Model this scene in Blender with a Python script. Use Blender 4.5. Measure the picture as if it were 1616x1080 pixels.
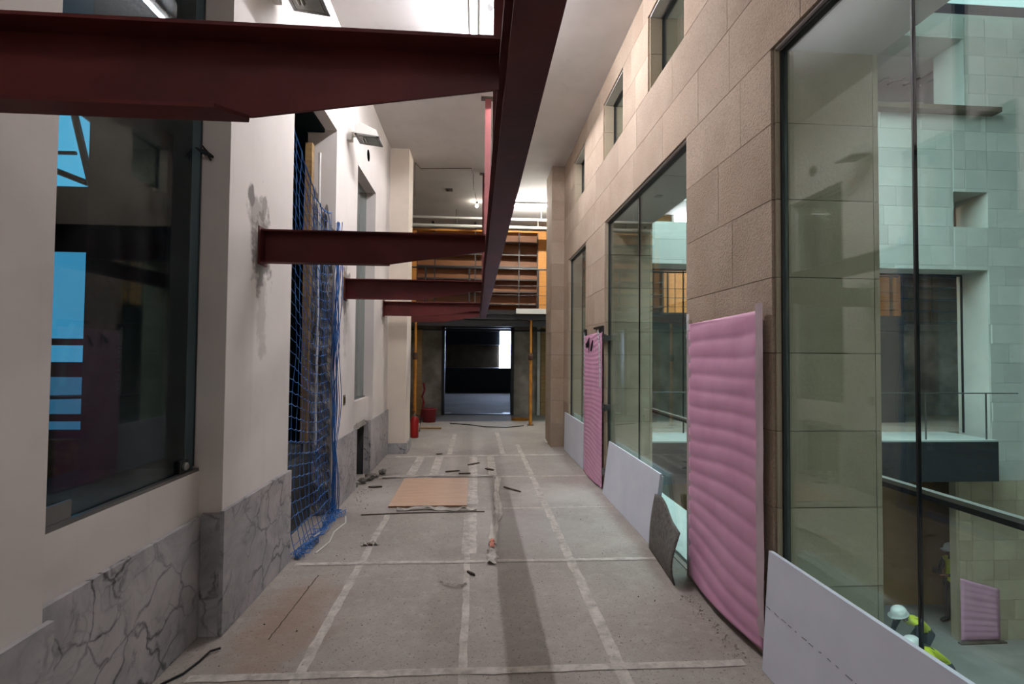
import bpy, bmesh, math, random
from mathutils import Vector, Matrix, noise

for o in list(bpy.data.objects):
    bpy.data.objects.remove(o, do_unlink=True)
S = bpy.context.scene
COL = S.collection
random.seed(7)

# ------------------------------------------------------------------ camera
CAM_Z = 1.6
RT = Vector((0.99754, -0.06963, 0.00819)); UP = Vector((-0.01012, -0.02742, 0.99957)); FW = Vector((0.06938, 0.9972, 0.02805))
cd = bpy.data.cameras.new('camera'); cd.lens = 18.0; cd.sensor_width = 36.0; cd.clip_start = 0.05; cd.clip_end = 200
cam = bpy.data.objects.new('camera', cd); COL.objects.link(cam)
cam.matrix_world = Matrix(((RT.x, UP.x, -FW.x, 0), (RT.y, UP.y, -FW.y, 0), (RT.z, UP.z, -FW.z, CAM_Z), (0, 0, 0, 1)))
S.camera = cam

# ------------------------------------------------------------------ world, exposure
W = bpy.data.worlds.new('world'); S.world = W; W.use_nodes = True
W.node_tree.nodes['Background'].inputs[0].default_value = (0.35, 0.6, 0.8, 1)
W.node_tree.nodes['Background'].inputs[1].default_value = 0.02
vs = S.view_settings
vs.view_transform = 'Standard'; vs.look = 'None'; vs.exposure = 0.66; vs.gamma = 1.0; vs.use_curve_mapping = False
S.cycles.use_denoising = True
S.cycles.max_bounces = 8; S.cycles.diffuse_bounces = 4; S.cycles.glossy_bounces = 3
S.cycles.transparent_max_bounces = 16; S.cycles.transmission_bounces = 4
S.cycles.sample_clamp_indirect = 6.0
S.cycles.caustics_reflective = False; S.cycles.caustics_refractive = False

# strengths of what gives off light here
TUBE_E = 375.0          # fluorescent tubes
SKYLIGHT_E = 15.0       # glazed roof over the atrium
CLEAR_E = 22.0          # bright windows

# ------------------------------------------------------------------ materials
def lin(c):
    return tuple(((v / 255) / 12.92 if v / 255 <= 0.04045 else ((v / 255 + 0.055) / 1.055) ** 2.4) for v in c)

MATS = {}
class NT:
    def __init__(s, name):
        s.m = bpy.data.materials.new(name); s.m.use_nodes = True; s.t = s.m.node_tree
        s.t.nodes.clear(); s.out = s.n('ShaderNodeOutputMaterial')
    def n(s, typ, **kw):
        nd = s.t.nodes.new(typ)
        for k, v in kw.items():
            setattr(nd, k, v)
        return nd
    def l(s, a, b):
        s.t.links.new(a, b)
    def val(s, sock, v):
        if hasattr(v, 'is_linked') or isinstance(v, bpy.types.NodeSocket):
            s.l(v, sock)
        else:
            sock.default_value = v
    def math(s, op, a, b=0.0, c=None):
        nd = s.n('ShaderNodeMath', operation=op)
        s.val(nd.inputs[0], a); s.val(nd.inputs[1], b)
        if c is not None:
            s.val(nd.inputs[2], c)
        return nd.outputs[0]
    def mix(s, f, a, b):
        nd = s.n('ShaderNodeMix', data_type='RGBA')
        s.val(nd.inputs['Factor'], f)
        for sk, v in ((nd.inputs[6], a), (nd.inputs[7], b)):
            if isinstance(v, tuple):
                sk.default_value = (*v[:3], 1)
            else:
                s.l(v, sk)
        return nd.outputs[2]
    def ramp(s, f, lo, hi):
        nd = s.n('ShaderNodeMapRange', clamp=True)
        s.l(f, nd.inputs[0]); nd.inputs[1].default_value = lo; nd.inputs[2].default_value = hi
        return nd.outputs[0]
    def noise(s, vec, scale, detail=4.0, rough=0.55, dist=0.0):
        nd = s.n('ShaderNodeTexNoise'); s.l(vec, nd.inputs['Vector'])
        nd.inputs['Scale'].default_value = scale; nd.inputs['Detail'].default_value = detail
        nd.inputs['Roughness'].default_value = rough; nd.inputs['Distortion'].default_value = dist
        return nd.outputs['Fac']
    def coords(s, rnd=True, stretch=(1, 1, 1)):
        g = s.n('ShaderNodeTexCoord').outputs['Object']
        mp = s.n('ShaderNodeMapping'); s.l(g, mp.inputs[0]); mp.inputs['Scale'].default_value = stretch
        if rnd:
            oi = s.n('ShaderNodeObjectInfo').outputs['Random']
            s.l(s.math('MULTIPLY', oi, 37.0), mp.inputs['Location'])
        return mp.outputs[0]
    def pbsdf(s, col, rough=0.6, metal=0.0, bump=None, bstr=0.2, bdist=0.01, spec=None):
        p = s.n('ShaderNodeBsdfPrincipled')
        if isinstance(col, tuple):
            p.inputs['Base Color'].default_value = (*col[:3], 1)
        else:
            s.l(col, p.inputs['Base Color'])
        s.val(p.inputs['Roughness'], rough); p.inputs['Metallic'].default_value = metal
        if spec is not None:
            p.inputs['Specular IOR Level'].default_value = spec
        if bump is not None:
            b = s.n('ShaderNodeBump'); b.inputs['Strength'].default_value = bstr; b.inputs['Distance'].default_value = bdist
            s.l(bump, b.inputs['Height']); s.l(b.outputs[0], p.inputs['Normal'])
        s.l(p.outputs[0], s.out.inputs[0])
        return p
    def scale_col(s, col, f):
        nd = s.n('ShaderNodeVectorMath', operation='SCALE')
        if isinstance(col, tuple):
            nd.inputs[0].default_value = col[:3]
        else:
            s.l(col, nd.inputs[0])
        s.val(nd.inputs['Scale'], f)
        return nd.outputs[0]

def M(name, c, rough=0.6, var=0.12, scale=3.0, c2=None, bump=0.0, bscale=40.0, rnd=0.0, metal=0.0, stretch=(1, 1, 1), spec=None, lo=0.35, hi=0.65):
    """plain procedural material: two tones mixed by noise, per-object brightness, fine relief"""
    if name in MATS:
        return MATS[name]
    t = NT(name); v = t.coords(stretch=stretch)
    a = lin(c); b = lin(c2) if c2 else tuple(x * (1 - var * 2) for x in a)
    col = t.mix(t.ramp(t.noise(v, scale, 5), lo, hi), a, b)
    if rnd:
        oi = t.n('ShaderNodeObjectInfo').outputs['Random']
        col = t.scale_col(col, t.math('MULTIPLY_ADD', oi, rnd, 1 - rnd / 2))
    t.pbsdf(col, rough, metal, t.noise(v, bscale, 3) if bump else None, bump, 0.01, spec)
    MATS[name] = t.m
    return t.m

def emit(name, c, e, var=0.0):
    t = NT(name); p = t.n('ShaderNodeEmission'); p.inputs[1].default_value = e
    p.inputs[0].default_value = (*lin(c), 1)
    t.l(p.outputs[0], t.out.inputs[0]); MATS[name] = t.m
    return t.m

def glass(name, tint, ior=1.5, dirt=0.02, gloss=0.95):
    t = NT(name)
    tr = t.n('ShaderNodeBsdfTransparent'); tr.inputs[0].default_value = (*tint, 1)
    gl = t.n('ShaderNodeBsdfGlossy'); gl.inputs['Roughness'].default_value = 0.0; gl.inputs[0].default_value = (gloss, gloss * 1.03, gloss * 1.02, 1)
    fr = t.n('ShaderNodeFresnel'); bf = t.n('ShaderNodeNewGeometry').outputs['Backfacing']
    t.l(t.math('MULTIPLY_ADD', bf, 1.0 / ior - ior, ior), fr.inputs[0])   # a thin pane reflects alike on both faces
    mx = t.n('ShaderNodeMixShader'); t.l(fr.outputs[0], mx.inputs[0]); t.l(tr.outputs[0], mx.inputs[1]); t.l(gl.outputs[0], mx.inputs[2])
    df = t.n('ShaderNodeBsdfDiffuse'); df.inputs[0].default_value = (0.5, 0.52, 0.5, 1)
    v = t.coords(False, (1, 1, 0.25))
    f = t.math('MULTIPLY', t.ramp(t.noise(v, 3.0, 6, 0.6), 0.42, 0.8), dirt)
    m2 = t.n('ShaderNodeMixShader'); t.l(f, m2.inputs[0]); t.l(mx.outputs[0], m2.inputs[1]); t.l(df.outputs[0], m2.inputs[2])
    t.l(m2.outputs[0], t.out.inputs[0]); MATS[name] = t.m
    return t.m

def mat_stone(name, c, c2, bump=0.7, speck=0.42):
    t = NT(name); v = t.coords()
    n1 = t.ramp(t.noise(v, 1.6, 5), 0.3, 0.7); n2 = t.noise(v, 75, 3, 0.7); n3 = t.noise(v, 9, 4)
    col = t.mix(n1, lin(c), lin(c2))
    col = t.mix(t.math('MULTIPLY', t.ramp(n2, 0.48, 0.7), speck), col, tuple(x * 0.42 for x in lin(c2)))
    col = t.mix(t.math('MULTIPLY', t.ramp(n3, 0.62, 0.8), 0.3), col, lin((190, 140, 105)))
    oi = t.n('ShaderNodeObjectInfo').outputs['Random']
    col = t.scale_col(col, t.math('MULTIPLY_ADD', oi, 0.18, 0.91))
    t.pbsdf(col, 0.85, 0, n2, bump, 0.012, 0.25); MATS[name] = t.m
    return t.m

def mat_marble():
    t = NT('veined_marble'); v = t.coords()
    nz = t.n('ShaderNodeTexNoise'); t.l(v, nz.inputs['Vector']); nz.inputs['Scale'].default_value = 3.2; nz.inputs['Detail'].default_value = 5
    off = t.n('ShaderNodeVectorMath', operation='MULTIPLY_ADD'); t.l(nz.outputs['Color'], off.inputs[0])
    off.inputs[1].default_value = (0.34, 0.34, 0.34); t.l(v, off.inputs[2])
    def vein(scale, lo, hi):
        vo = t.n('ShaderNodeTexVoronoi', feature='DISTANCE_TO_EDGE'); t.l(off.outputs[0], vo.inputs['Vector']); vo.inputs['Scale'].default_value = scale
        return t.math('SUBTRACT', 1.0, t.ramp(vo.outputs['Distance'], lo, hi))
    brk = t.ramp(t.noise(v, 2.2, 3), 0.40, 0.62)
    a = t.math('MULTIPLY', vein(4.6, 0.0, 0.05), brk)
    b = t.math('MULTIPLY', vein(9.5, 0.0, 0.09), t.math('MULTIPLY', t.ramp(t.noise(v, 2.4, 4), 0.47, 0.66), 0.7))
    blot = t.math('MULTIPLY', t.ramp(t.noise(v, 4.2, 8, 0.7, 1.2), 0.58, 0.70), 0.55)
    cl = t.ramp(t.noise(v, 2.0, 8, 0.68, 0.9), 0.40, 0.72)
    col = t.mix(cl, lin((182, 180, 181)), lin((126, 126, 131)))
    col = t.mix(t.math('MINIMUM', t.math('ADD', t.math('ADD', a, b), blot), 1.0), col, lin((60, 60, 65)))
    t.pbsdf(col, 0.32, 0, None, spec=0.4); MATS['marble'] = t.m
    return t.m

def mat_plaster(name, base, stains=()):
    """matt paint with soft grime and grey scars where plaster was hacked away round the beam anchors"""
    t = NT(name); g = t.n('ShaderNodeNewGeometry').outputs['Position']
    n1 = t.noise(g, 1.3, 6, 0.6); n2 = t.noise(g, 9, 5, 0.6)
    col = t.mix(t.ramp(n1, 0.4, 0.75), lin(base), tuple(x * 0.86 for x in lin(base)))
    streak = t.n('ShaderNodeMapping'); t.l(g, streak.inputs[0]); streak.inputs['Scale'].default_value = (7, 7, 0.35)
    col = t.mix(t.math('MULTIPLY', t.ramp(t.noise(streak.outputs[0], 1.0, 4), 0.6, 0.8), 0.14), col, lin((140, 125, 110)))
    tot = None
    for (p, r, k) in stains:
        d = t.n('ShaderNodeVectorMath', operation='SUBTRACT'); t.l(g, d.inputs[0]); d.inputs[1].default_value = p
        sc = t.n('ShaderNodeVectorMath', operation='DIVIDE'); t.l(d.outputs[0], sc.inputs[0]); sc.inputs[1].default_value = r
        ln = t.n('ShaderNodeVectorMath', operation='LENGTH'); t.l(sc.outputs[0], ln.inputs[0])
        dist = t.math('ADD', ln.outputs['Value'], t.math('MULTIPLY_ADD', n2, 2.2, -1.1))
        m = t.math('MULTIPLY', t.math('SUBTRACT', 1.0, t.ramp(dist, 0.62, 1.0)), k)
        tot = m if tot is None else t.math('MAXIMUM', tot, m)
    if tot is not None:
        col = t.mix(tot, col, lin((112, 106, 102)))
    t.pbsdf(col, 0.75, 0, t.noise(g, 60, 2), 0.05, 0.004, 0.3); MATS[name] = t.m
    return t.m

def mat_floor():
    t = NT('dusty_concrete'); g = t.n('ShaderNodeNewGeometry').outputs['Position']
    n1 = t.noise(g, 1.1, 7, 0.62); n2 = t.noise(g, 14, 5, 0.65); n3 = t.noise(g, 55, 2); n4 = t.noise(g, 110, 2)
    col = t.mix(t.ramp(n1, 0.34, 0.68), lin((166, 159, 152)), lin((144, 136, 129)))
    col = t.mix(t.math('MULTIPLY', t.ramp(n2, 0.5, 0.75), 0.45), col, lin((184, 178, 172)))
    col = t.mix(t.math('MULTIPLY', t.ramp(n3, 0.60, 0.70), 0.6), col, lin((92, 85, 80)))
    col = t.mix(t.math('MULTIPLY', t.ramp(n4, 0.63, 0.73), 0.7), col, lin((70, 64, 60)))
    def patch(p, r, c, k):
        nonlocal col
        d = t.n('ShaderNodeVectorMath', operation='SUBTRACT'); t.l(g, d.inputs[0]); d.inputs[1].default_value = p
        sc = t.n('ShaderNodeVectorMath', operation='DIVIDE'); t.l(d.outputs[0], sc.inputs[0]); sc.inputs[1].default_value = r
        ln = t.n('ShaderNodeVectorMath', operation='LENGTH'); t.l(sc.outputs[0], ln.inputs[0])
        dist = t.math('ADD', ln.outputs['Value'], t.math('MULTIPLY_ADD', t.noise(g, 4, 5), 1.4, -0.7))
        col = t.mix(t.math('MULTIPLY', t.math('SUBTRACT', 1.0, t.ramp(dist, 0.25, 1.1)), k), col, lin(c))
    patch((1.0, 5.95, 0), (0.65, 0.55, 1), (195, 192, 188), 0.5)      # daylight from the tall window, painted into the floor colour
    patch((0.6, 4.9, 0), (0.8, 1.0, 1), (178, 176, 174), 0.4)
    patch((-1.1, 3.2, 0), (0.35, 0.7, 1), (140, 105, 82), 0.5)          # ochre stain
    patch((-0.1, 9.6, 0), (1.5, 0.8, 1), (185, 180, 172), 0.4)
    patch((-1.05, 5.9, 0), (0.35, 0.5, 1), (178, 172, 166), 0.6)
    patch((-1.2, 6.9, 0), (0.3, 0.4, 1), (95, 85, 78), 0.5)
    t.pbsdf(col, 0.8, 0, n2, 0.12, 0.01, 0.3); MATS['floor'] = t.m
    return t.m

def mat_wood(name, c, c2, stretch=(1, 1, 12), rough=0.5):
    t = NT(name); v = t.coords(True, stretch)
    n = t.noise(v, 3.0, 5, 0.6, 0.4)
    col = t.mix(t.ramp(n, 0.35, 0.68), lin(c), lin(c2))
    t.pbsdf(col, rough, 0, None, spec=0.35); MATS[name] = t.m
    return t.m

XL, XR, CZ = -1.445, 1.56, 5.03
BEAMY = [1.312, 3.50, 5.68, 8.02, 9.45]
stains = []
for by in BEAMY[1:4]:
    stains += [((XL, by + 0.03, 2.32), (0.3, 0.17, 0.34), 0.9), ((XL, by + 0.06, 1.95), (0.3, 0.09, 0.45), 0.35)]
stains += [((XL, 3.36, 2.62), (0.2, 0.055, 0.09), 0.95), ((XL, 3.56, 2.58), (0.2, 0.05, 0.12), 0.7), ((XL, 3.46, 2.52), (0.2, 0.16, 0.14), 0.6),
           ((XL, 1.45, 2.35), (0.2, 0.09, 0.12), 0.8), ((XL, 1.12, 2.3), (0.2, 0.3, 0.25), 0.7), ((XL, 5.9, 2.45), (0.2, 0.06, 0.1), 0.8)]
PL = mat_plaster('white_wall_paint', (224, 217, 211), stains)
PC = mat_plaster('white_ceiling_paint', (214, 210, 208))
CREAM = mat_plaster('cream_column_paint', (230, 218, 202))
STONE = mat_stone('bush_hammered_sandstone', (184, 167, 149), (166, 146, 127))
STONE2 = mat_stone('smooth_sandstone', (190, 177, 154), (172, 158, 136), 0.15, 0.15)
STONE3 = mat_stone('pale_sandstone', (200, 202, 196), (188, 192, 186), 0.12, 0.12)
MORTAR = M('dark_mortar', (96, 84, 72), 0.9, 0.1)
MARBLE = mat_marble()
FLOOR = mat_floor()
CONC = M('rough_concrete', (146, 140, 132), 0.9, 0.2, 2.5, (100, 96, 90), 0.5, 12)
CONCD = M('dark_concrete', (70, 70, 70), 0.9, 0.2, 3, (48, 48, 49), 0.5, 14)
STEEL = M('maroon_primer', (98, 40, 38), 0.6, 0.15, 2.2, (74, 31, 31), 0.1, 30, spec=0.25)
STEELP = M('faded_primer', (150, 78, 78), 0.6, 0.15, 3)
DARK = M('black_steel', (30, 32, 34), 0.5, 0.1)
GREYM = M('grey_metal', (120, 120, 118), 0.4, 0.08, metal=0.8)
ALU = M('brushed_aluminium', (170, 170, 166), 0.35, 0.06, metal=0.9)
WHITE = M('white_enamel', (220, 218, 212), 0.5, 0.05)
BLACKM = M('black_plastic', (18, 18, 18), 0.5, 0.05)
PINK = M('pink_foam', (222, 168, 197), 0.55, 0.06, 4, (212, 155, 186))
CLEAR_TAPE = M('milky_tape', (196, 176, 184), 0.3, 0.1, 6)
FOIL = M('silver_foil', (236, 236, 240), 0.35, 0.06, 30, metal=0.35, bump=0.8, bscale=60)
XPS = M('grey_white_board', (226, 231, 242), 0.55, 0.04, 3, (217, 222, 235))
XPSE = M('board_edge', (206, 208, 208), 0.6, 0.04)
FELT = M('grey_felt', (112, 108, 102), 0.95, 0.2, 30, (82, 78, 74), 0.6, 120)
def mat_tape():
    # thin paper tape, scuffed through to the concrete in places
    t = NT('worn_paper_tape'); v = t.coords(False)
    col = t.mix(t.ramp(t.noise(v, 6, 5), 0.35, 0.65), lin((204, 197, 190)), lin((180, 173, 166)))
    p = t.pbsdf(col, 0.85, 0, None, spec=0.2)
    tr = t.n('ShaderNodeBsdfTransparent'); mx = t.n('ShaderNodeMixShader')
    w = t.math('MULTIPLY', t.ramp(t.noise(v, 16, 6, 0.7), 0.42, 0.72), 0.4)
    t.l(w, mx.inputs[0]); t.l(p.outputs[0], mx.inputs[1]); t.l(tr.outputs[0], mx.inputs[2]); t.l(mx.outputs[0], t.out.inputs[0])
    return t.m
TAPE = mat_tape()
PAPER = M('peeled_paper', (200, 194, 186), 0.8, 0.1, 9, (170, 164, 156), 0.3, 20)
SALMON = M('salmon_paper', (226, 150, 128), 0.8, 0.1, 9)
PLY = mat_wood('plywood', (198, 168, 144), (186, 153, 128), (1.2, 9, 1))
PLYE = M('plywood_edge', (150, 110, 80), 0.7, 0.2, 20)
OAK = mat_wood('honey_oak', (214, 150, 74), (196, 130, 58))
OAKD = mat_wood('oak_back_panel', (142, 94, 58), (124, 80, 48))
SHELF = M('dark_shelf', (46, 42, 40), 0.5, 0.1)
OLDWOOD = mat_wood('old_pine', (168, 138, 92), (140, 112, 74))
NETB = M('blue_net', (48, 116, 186), 0.6, 0.15, 8, (34, 84, 150))
REDP = M('red_enamel', (170, 26, 24), 0.35, 0.1)
REDB = M('faded_red_plastic', (142, 40, 48), 0.7, 0.15)
PROP = M('orange_prop_paint', (206, 140, 44), 0.55, 0.2, 6, (170, 104, 34))
RUST = M('rusty_steel', (92, 62, 44), 0.8, 0.2, 12, (60, 42, 34))
TIMBER = M('splintered_wood', (92, 78, 66), 0.9, 0.2, 12, (60, 50, 42))
DGREEN = M('dark_green_void', (12, 26, 28), 0.8, 0.1, spec=0.1)  # near-black green standing in for the darkness beyond the netted doorway
OCHRE = mat_plaster('ochre_wall_paint', (178, 140, 92))
SKIN = M('skin', (150, 104, 82), 0.6, 0.06)
HELMET = M('white_helmet', (228, 230, 228), 0.3, 0.03)
VEST = M('hi_vis_yellow', (206, 214, 40), 0.7, 0.08, 12)
REFL = M('reflective_strip', (200, 204, 204), 0.4, 0.05)
NAVY = M('dark_workwear', (44, 46, 54), 0.85, 0.12, 9)
BLUEWALL = M('blue_painted_sheet', (88, 128, 148), 0.7, 0.06)
G_CLEAR = glass('atrium_glass', (0.93, 0.965, 0.955), 1.5, 0.03)
G_DARK = glass('tinted_window_glass', (0.68, 0.78, 0.82), 1.5, 0.05, 0.5)
G_SIDE = glass('side_window_glass', (0.7, 0.78, 0.78), 1.5, 0.25)
TUBE = emit('fluorescent_tube', (251, 249, 255), TUBE_E)
TUBEF = emit('far_fluorescent_tube', (255, 250, 240), TUBE_E * 1.9)
TUBEM = emit('unseen_fill_tube', (251, 249, 255), TUBE_E * 0.5)  # tube of the unseen batten added behind the long beam
TUBEN = emit('unseen_rear_fill_tube', (251, 249, 255), TUBE_E * 0.36)  # tube of the unseen batten added behind the camera
SKYL = emit('daylit_roof_glazing', (208, 238, 240), SKYLIGHT_E)
SKYL2 = emit('daylit_roof_strip', (180, 224, 222), 0.75)
DAYW = emit('daylit_window', (240, 248, 255), CLEAR_E)
BLUEW = emit('blue_daylit_pane', (86, 178, 212), 0.95)
BLUEW2 = emit('dim_blue_daylit_pane', (74, 158, 196), 0.75)
BLUEW3 = emit('dusky_blue_daylit_pane', (64, 126, 160), 0.5)

# ------------------------------------------------------------------ helpers
def box(bm, x0, x1, y0, y1, z0, z1):
    v = [bm.verts.new(p) for p in ((x0, y0, z0), (x1, y0, z0), (x1, y1, z0), (x0, y1, z0), (x0, y0, z1), (x1, y0, z1), (x1, y1, z1), (x0, y1, z1))]
    for f in ((3, 2, 1, 0), (4, 5, 6, 7), (0, 1, 5, 4), (1, 2, 6, 5), (2, 3, 7, 6), (3, 0, 4, 7)):
        bm.faces.new([v[i] for i in f])
    return v

def boxes(*bs):
    bm = bmesh.new()
    for b in bs:
        box(bm, *b)
    return bm

def obj(name, bm, m, parent=None, smooth=False):
    me = bpy.data.meshes.new(name)
    if isinstance(bm, bmesh.types.BMesh):
        bm.normal_update(); bm.to_mesh(me); bm.free()
    else:
        me.from_pydata(*bm); me.update()
    for mm in (m if isinstance(m, (list, tuple)) else [m]):
        me.materials.append(mm)
    if smooth:
        for p in me.polygons:
            p.use_smooth = True
    o = bpy.data.objects.new(name, me); COL.objects.link(o)
    if parent is not None:
        o.parent = parent
        o.matrix_parent_inverse = parent.matrix_basis.inverted()
    return o

def empty(name, loc=(0, 0, 0)):
    o = bpy.data.objects.new(name, None); COL.objects.link(o); o.location = loc; o.empty_display_size = 0.1
    return o

def tag(o, label, cat, group=None, kind=None):
    o['label'] = label; o['category'] = cat
    if group: o['group'] = group
    if kind: o['kind'] = kind
    return o

def struct(o):
    o['kind'] = 'structure'
    return o

def tube(bm, pts, r, seg=8, cap=True):
    """round bar through a list of points"""
    pts = [Vector(p) for p in pts]; rings = []
    for i, p in enumerate(pts):
        d = (pts[min(i + 1, len(pts) - 1)] - pts[max(i - 1, 0)]).normalized()
        a = d.cross(Vector((0, 0, 1)))
        if a.length < 1e-3: a = d.cross(Vector((1, 0, 0)))
        a.normalize(); b = d.cross(a)
        rr = r[i] if isinstance(r, (list, tuple)) else r
        rings.append([bm.verts.new(p + (a * math.cos(t) + b * math.sin(t)) * rr) for t in [2 * math.pi * k / seg for k in range(seg)]])
    for r0, r1 in zip(rings, rings[1:]):
        for k in range(seg):
            bm.faces.new((r0[k], r0[(k + 1) % seg], r1[(k + 1) % seg], r1[k]))
    if cap:
        bm.faces.new(list(reversed(rings[0]))); bm.faces.new(rings[-1])
    return bm

def lathe(bm, prof, loc, seg=20, axis='z'):
    rings = []
    for r, h in prof:
        ring = []
        for k in range(seg):
            a = 2 * math.pi * k / seg
            p = (r * math.cos(a), r * math.sin(a), h)
            if axis == 'x': p = (h, p[0], p[1])
            elif axis == 'y': p = (p[0], h, p[1])
            ring.append(bm.verts.new(Vector(p) + Vector(loc)))
        rings.append(ring)
    for r0, r1 in zip(rings, rings[1:]):
        for k in range(seg):
            bm.faces.new((r0[k], r0[(k + 1) % seg], r1[(k + 1) % seg], r1[k]))
    bm.faces.new(list(reversed(rings[0]))); bm.faces.new(rings[-1])
    return bm

def prism(bm, poly, a, b, axis='y'):
    """extrude a 2-D outline between a and b along an axis"""
    def P(u, v, w):
        return {'y': (u, w, v), 'x': (w, u, v), 'z': (u, v, w)}[axis]
    A = [bm.verts.new(P(u, v, a)) for u, v in poly]; B = [bm.verts.new(P(u, v, b)) for u, v in poly]
    bm.faces.new(A); bm.faces.new(list(reversed(B)))
    n = len(poly)
    for i in range(n):
        bm.faces.new((A[i], B[i], B[(i + 1) % n], A[(i + 1) % n]))
    bmesh.ops.recalc_face_normals(bm, faces=bm.faces[:])
    return bm

def sheet(nu, nv, fn, thick=0.0):
    """grid sheet from fn(u,v)->(x,y,z), optionally given thickness along its normal"""
    bm = bmesh.new()
    g = [[bm.verts.new(fn(i / nu, j / nv)) for j in range(nv + 1)] for i in range(nu + 1)]
    for i in range(nu):
        for j in range(nv):
            bm.faces.new((g[i][j], g[i + 1][j], g[i + 1][j + 1], g[i][j + 1]))
    if thick:
        bm.normal_update()
        bmesh.ops.solidify(bm, geom=bm.faces[:], thickness=thick)
    return bm

# ------------------------------------------------------------------ setting: floor, ceiling, left wall
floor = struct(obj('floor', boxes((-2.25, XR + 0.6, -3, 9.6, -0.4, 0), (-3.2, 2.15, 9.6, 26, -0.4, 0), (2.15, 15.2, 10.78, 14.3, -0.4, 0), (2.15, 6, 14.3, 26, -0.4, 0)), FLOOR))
ceiling = struct(obj('ceiling', boxes((-2.25, XR + 0.6, -3, 9.6, CZ, CZ + 0.3), (-3.2, 2.15, 9.6, 14.3, CZ, CZ + 0.3), (2.15, 15.2, 10.78, 14.3, CZ, CZ + 0.3)), PC))
struct(obj('wall_back', boxes((-2.25, XR + 0.6, -3.3, -3, 0, CZ)), PL))

WT = 3.9      # head height of the left-hand openings
XB = -2.22    # back of the left wall
wl = bmesh.new()
for y0, y1 in ((-3, 1.85), (3.07, 4.09), (5.30, 6.23), (7.33, 8.5)):
    box(wl, XB, XL, y0, y1, 0, CZ)
for y0, y1 in ((1.85, 3.07), (4.09, 5.30), (6.23, 7.33)):
    box(wl, XB, XL, y0, y1, WT, CZ)
box(wl, XB, -1.575, 1.85, 3.07, 0, 0.93)            # breast wall under the near window
box(wl, XB, -1.50, 6.23, 6.33, 0, 1.02); box(wl, XB, -1.50, 7.06, 7.33, 0, 1.02); box(wl, XB, -1.50, 6.33, 7.06, 0.70, 1.02)
wall_left = struct(obj('wall_left', wl, PL))
struct(obj('wall_column_left', boxes((-2.6, -1.14, 8.5, 9.03, 0, CZ)), CREAM))
# raw concrete linings of the outer reveals
for y0, y1, z0 in ((1.85, 3.07, 0.93), (6.23, 7.33, 1.02)):
    obj('reveal_lining', boxes((XB, -1.66, y1 - 0.012, y1 - 0.001, z0, WT - 0.02), (XB, -1.66, y0 + 0.001, y0 + 0.012, z0, WT - 0.02), (XB, -1.66, y0 + 0.012, y1 - 0.012, WT - 0.03, WT - 0.001), (XB, -1.63, y0 + 0.012, y1 - 0.012, z0 + 0.001, z0 + 0.015)), CONCD, wall_left)

# near window on the left: pane, sill bead, corner clamp, patch fitting
w1 = struct(empty('window_1', (-1.61, 2.4, 0.93)))
obj('pane', boxes((-1.618, -1.606, 1.86, 3.06, 0.945, WT - 0.01)), G_DARK, w1)
obj('sill_bead', boxes((-1.602, -1.576, 1.852, 3.066, 0.931, 0.948)), GREYM, w1)
obj('corner_clamp', boxes((-1.604, -1.592, 1.86, 2.16, 0.949, 1.02)), GREYM, w1)
o = obj('patch_fitting', boxes((-1.604, -1.590, 2.90, 2.98, 0.95, 1.015)), DARK, w1)
obj('screw_head', lathe(bmesh.new(), ((0.022, 0), (0.022, 0.012), (0.014, 0.02)), (-1.589, 2.94, 0.983), 12, 'x'), ALU, o)
bm = tube(bmesh.new(), [(-1.602, 3.055, 0.96), (-1.602, 3.055, WT - 0.05)], 0.004, 6)
obj('edge_seal', bm, DARK, w1)
bm = tube(bmesh.new(), [(-1.60, 2.99, 2.77), (-1.58, 3.03, 2.765), (-1.55, 3.045, 2.75), (-1.53, 3.05, 2.74)], [0.004, 0.014, 0.012, 0.006], 6)
tube(bm, [(-1.585, 3.03, 2.80), (-1.56, 3.04, 2.76), (-1.545, 3.05, 2.72)], [0.003, 0.01, 0.004], 6)
obj('latch', bm, DARK, w1)
w2 = struct(empty('window_2', (-1.53, 6.8, 1.02)))
obj('pane', boxes((-1.585, -1.573, 6.24, 7.32, 1.03, WT - 0.01)), G_SIDE, w2)
obj('sill_bead', boxes((-1.572, -1.55, 6.235, 7.325, 1.021, 1.035)), GREYM, w2)

# marble dado
dado = struct(empty('baseboard_left', (XL, 3, 0)))
def slab(x0, x1, y0, y1, z1, nm='marble_slab'):
    return obj(nm, boxes((x0, x1, y0, y1, 0.002, z1)), MARBLE, dado)
slab(XL + 0.001, XL + 0.025, -3, 0.75, 0.69); slab(XL + 0.001, XL + 0.025, 0.755, 1.87, 0.69)
slab(-1.574, -1.55, 1.872, 3.044, 0.675)
slab(-1.549, XL, 3.046, 3.069, 0.69, 'marble_return'); slab(XL + 0.001, XL + 0.025, 3.046, 4.11, 0.705)
slab(XL + 0.001, XL + 0.025, 5.33, 6.30, 0.72); slab(XL + 0.001, XL + 0.025, 7.10, 8.495, 0.72)
slab(-1.499, XL + 0.001, 7.062, 7.085, 0.72, 'marble_return')
slab(XL + 0.026, -1.14, 8.476, 8.499, 0.17, 'column_skirting'); slab(-1.139, -1.117, 8.476, 9.05, 0.17, 'column_skirting')

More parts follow.
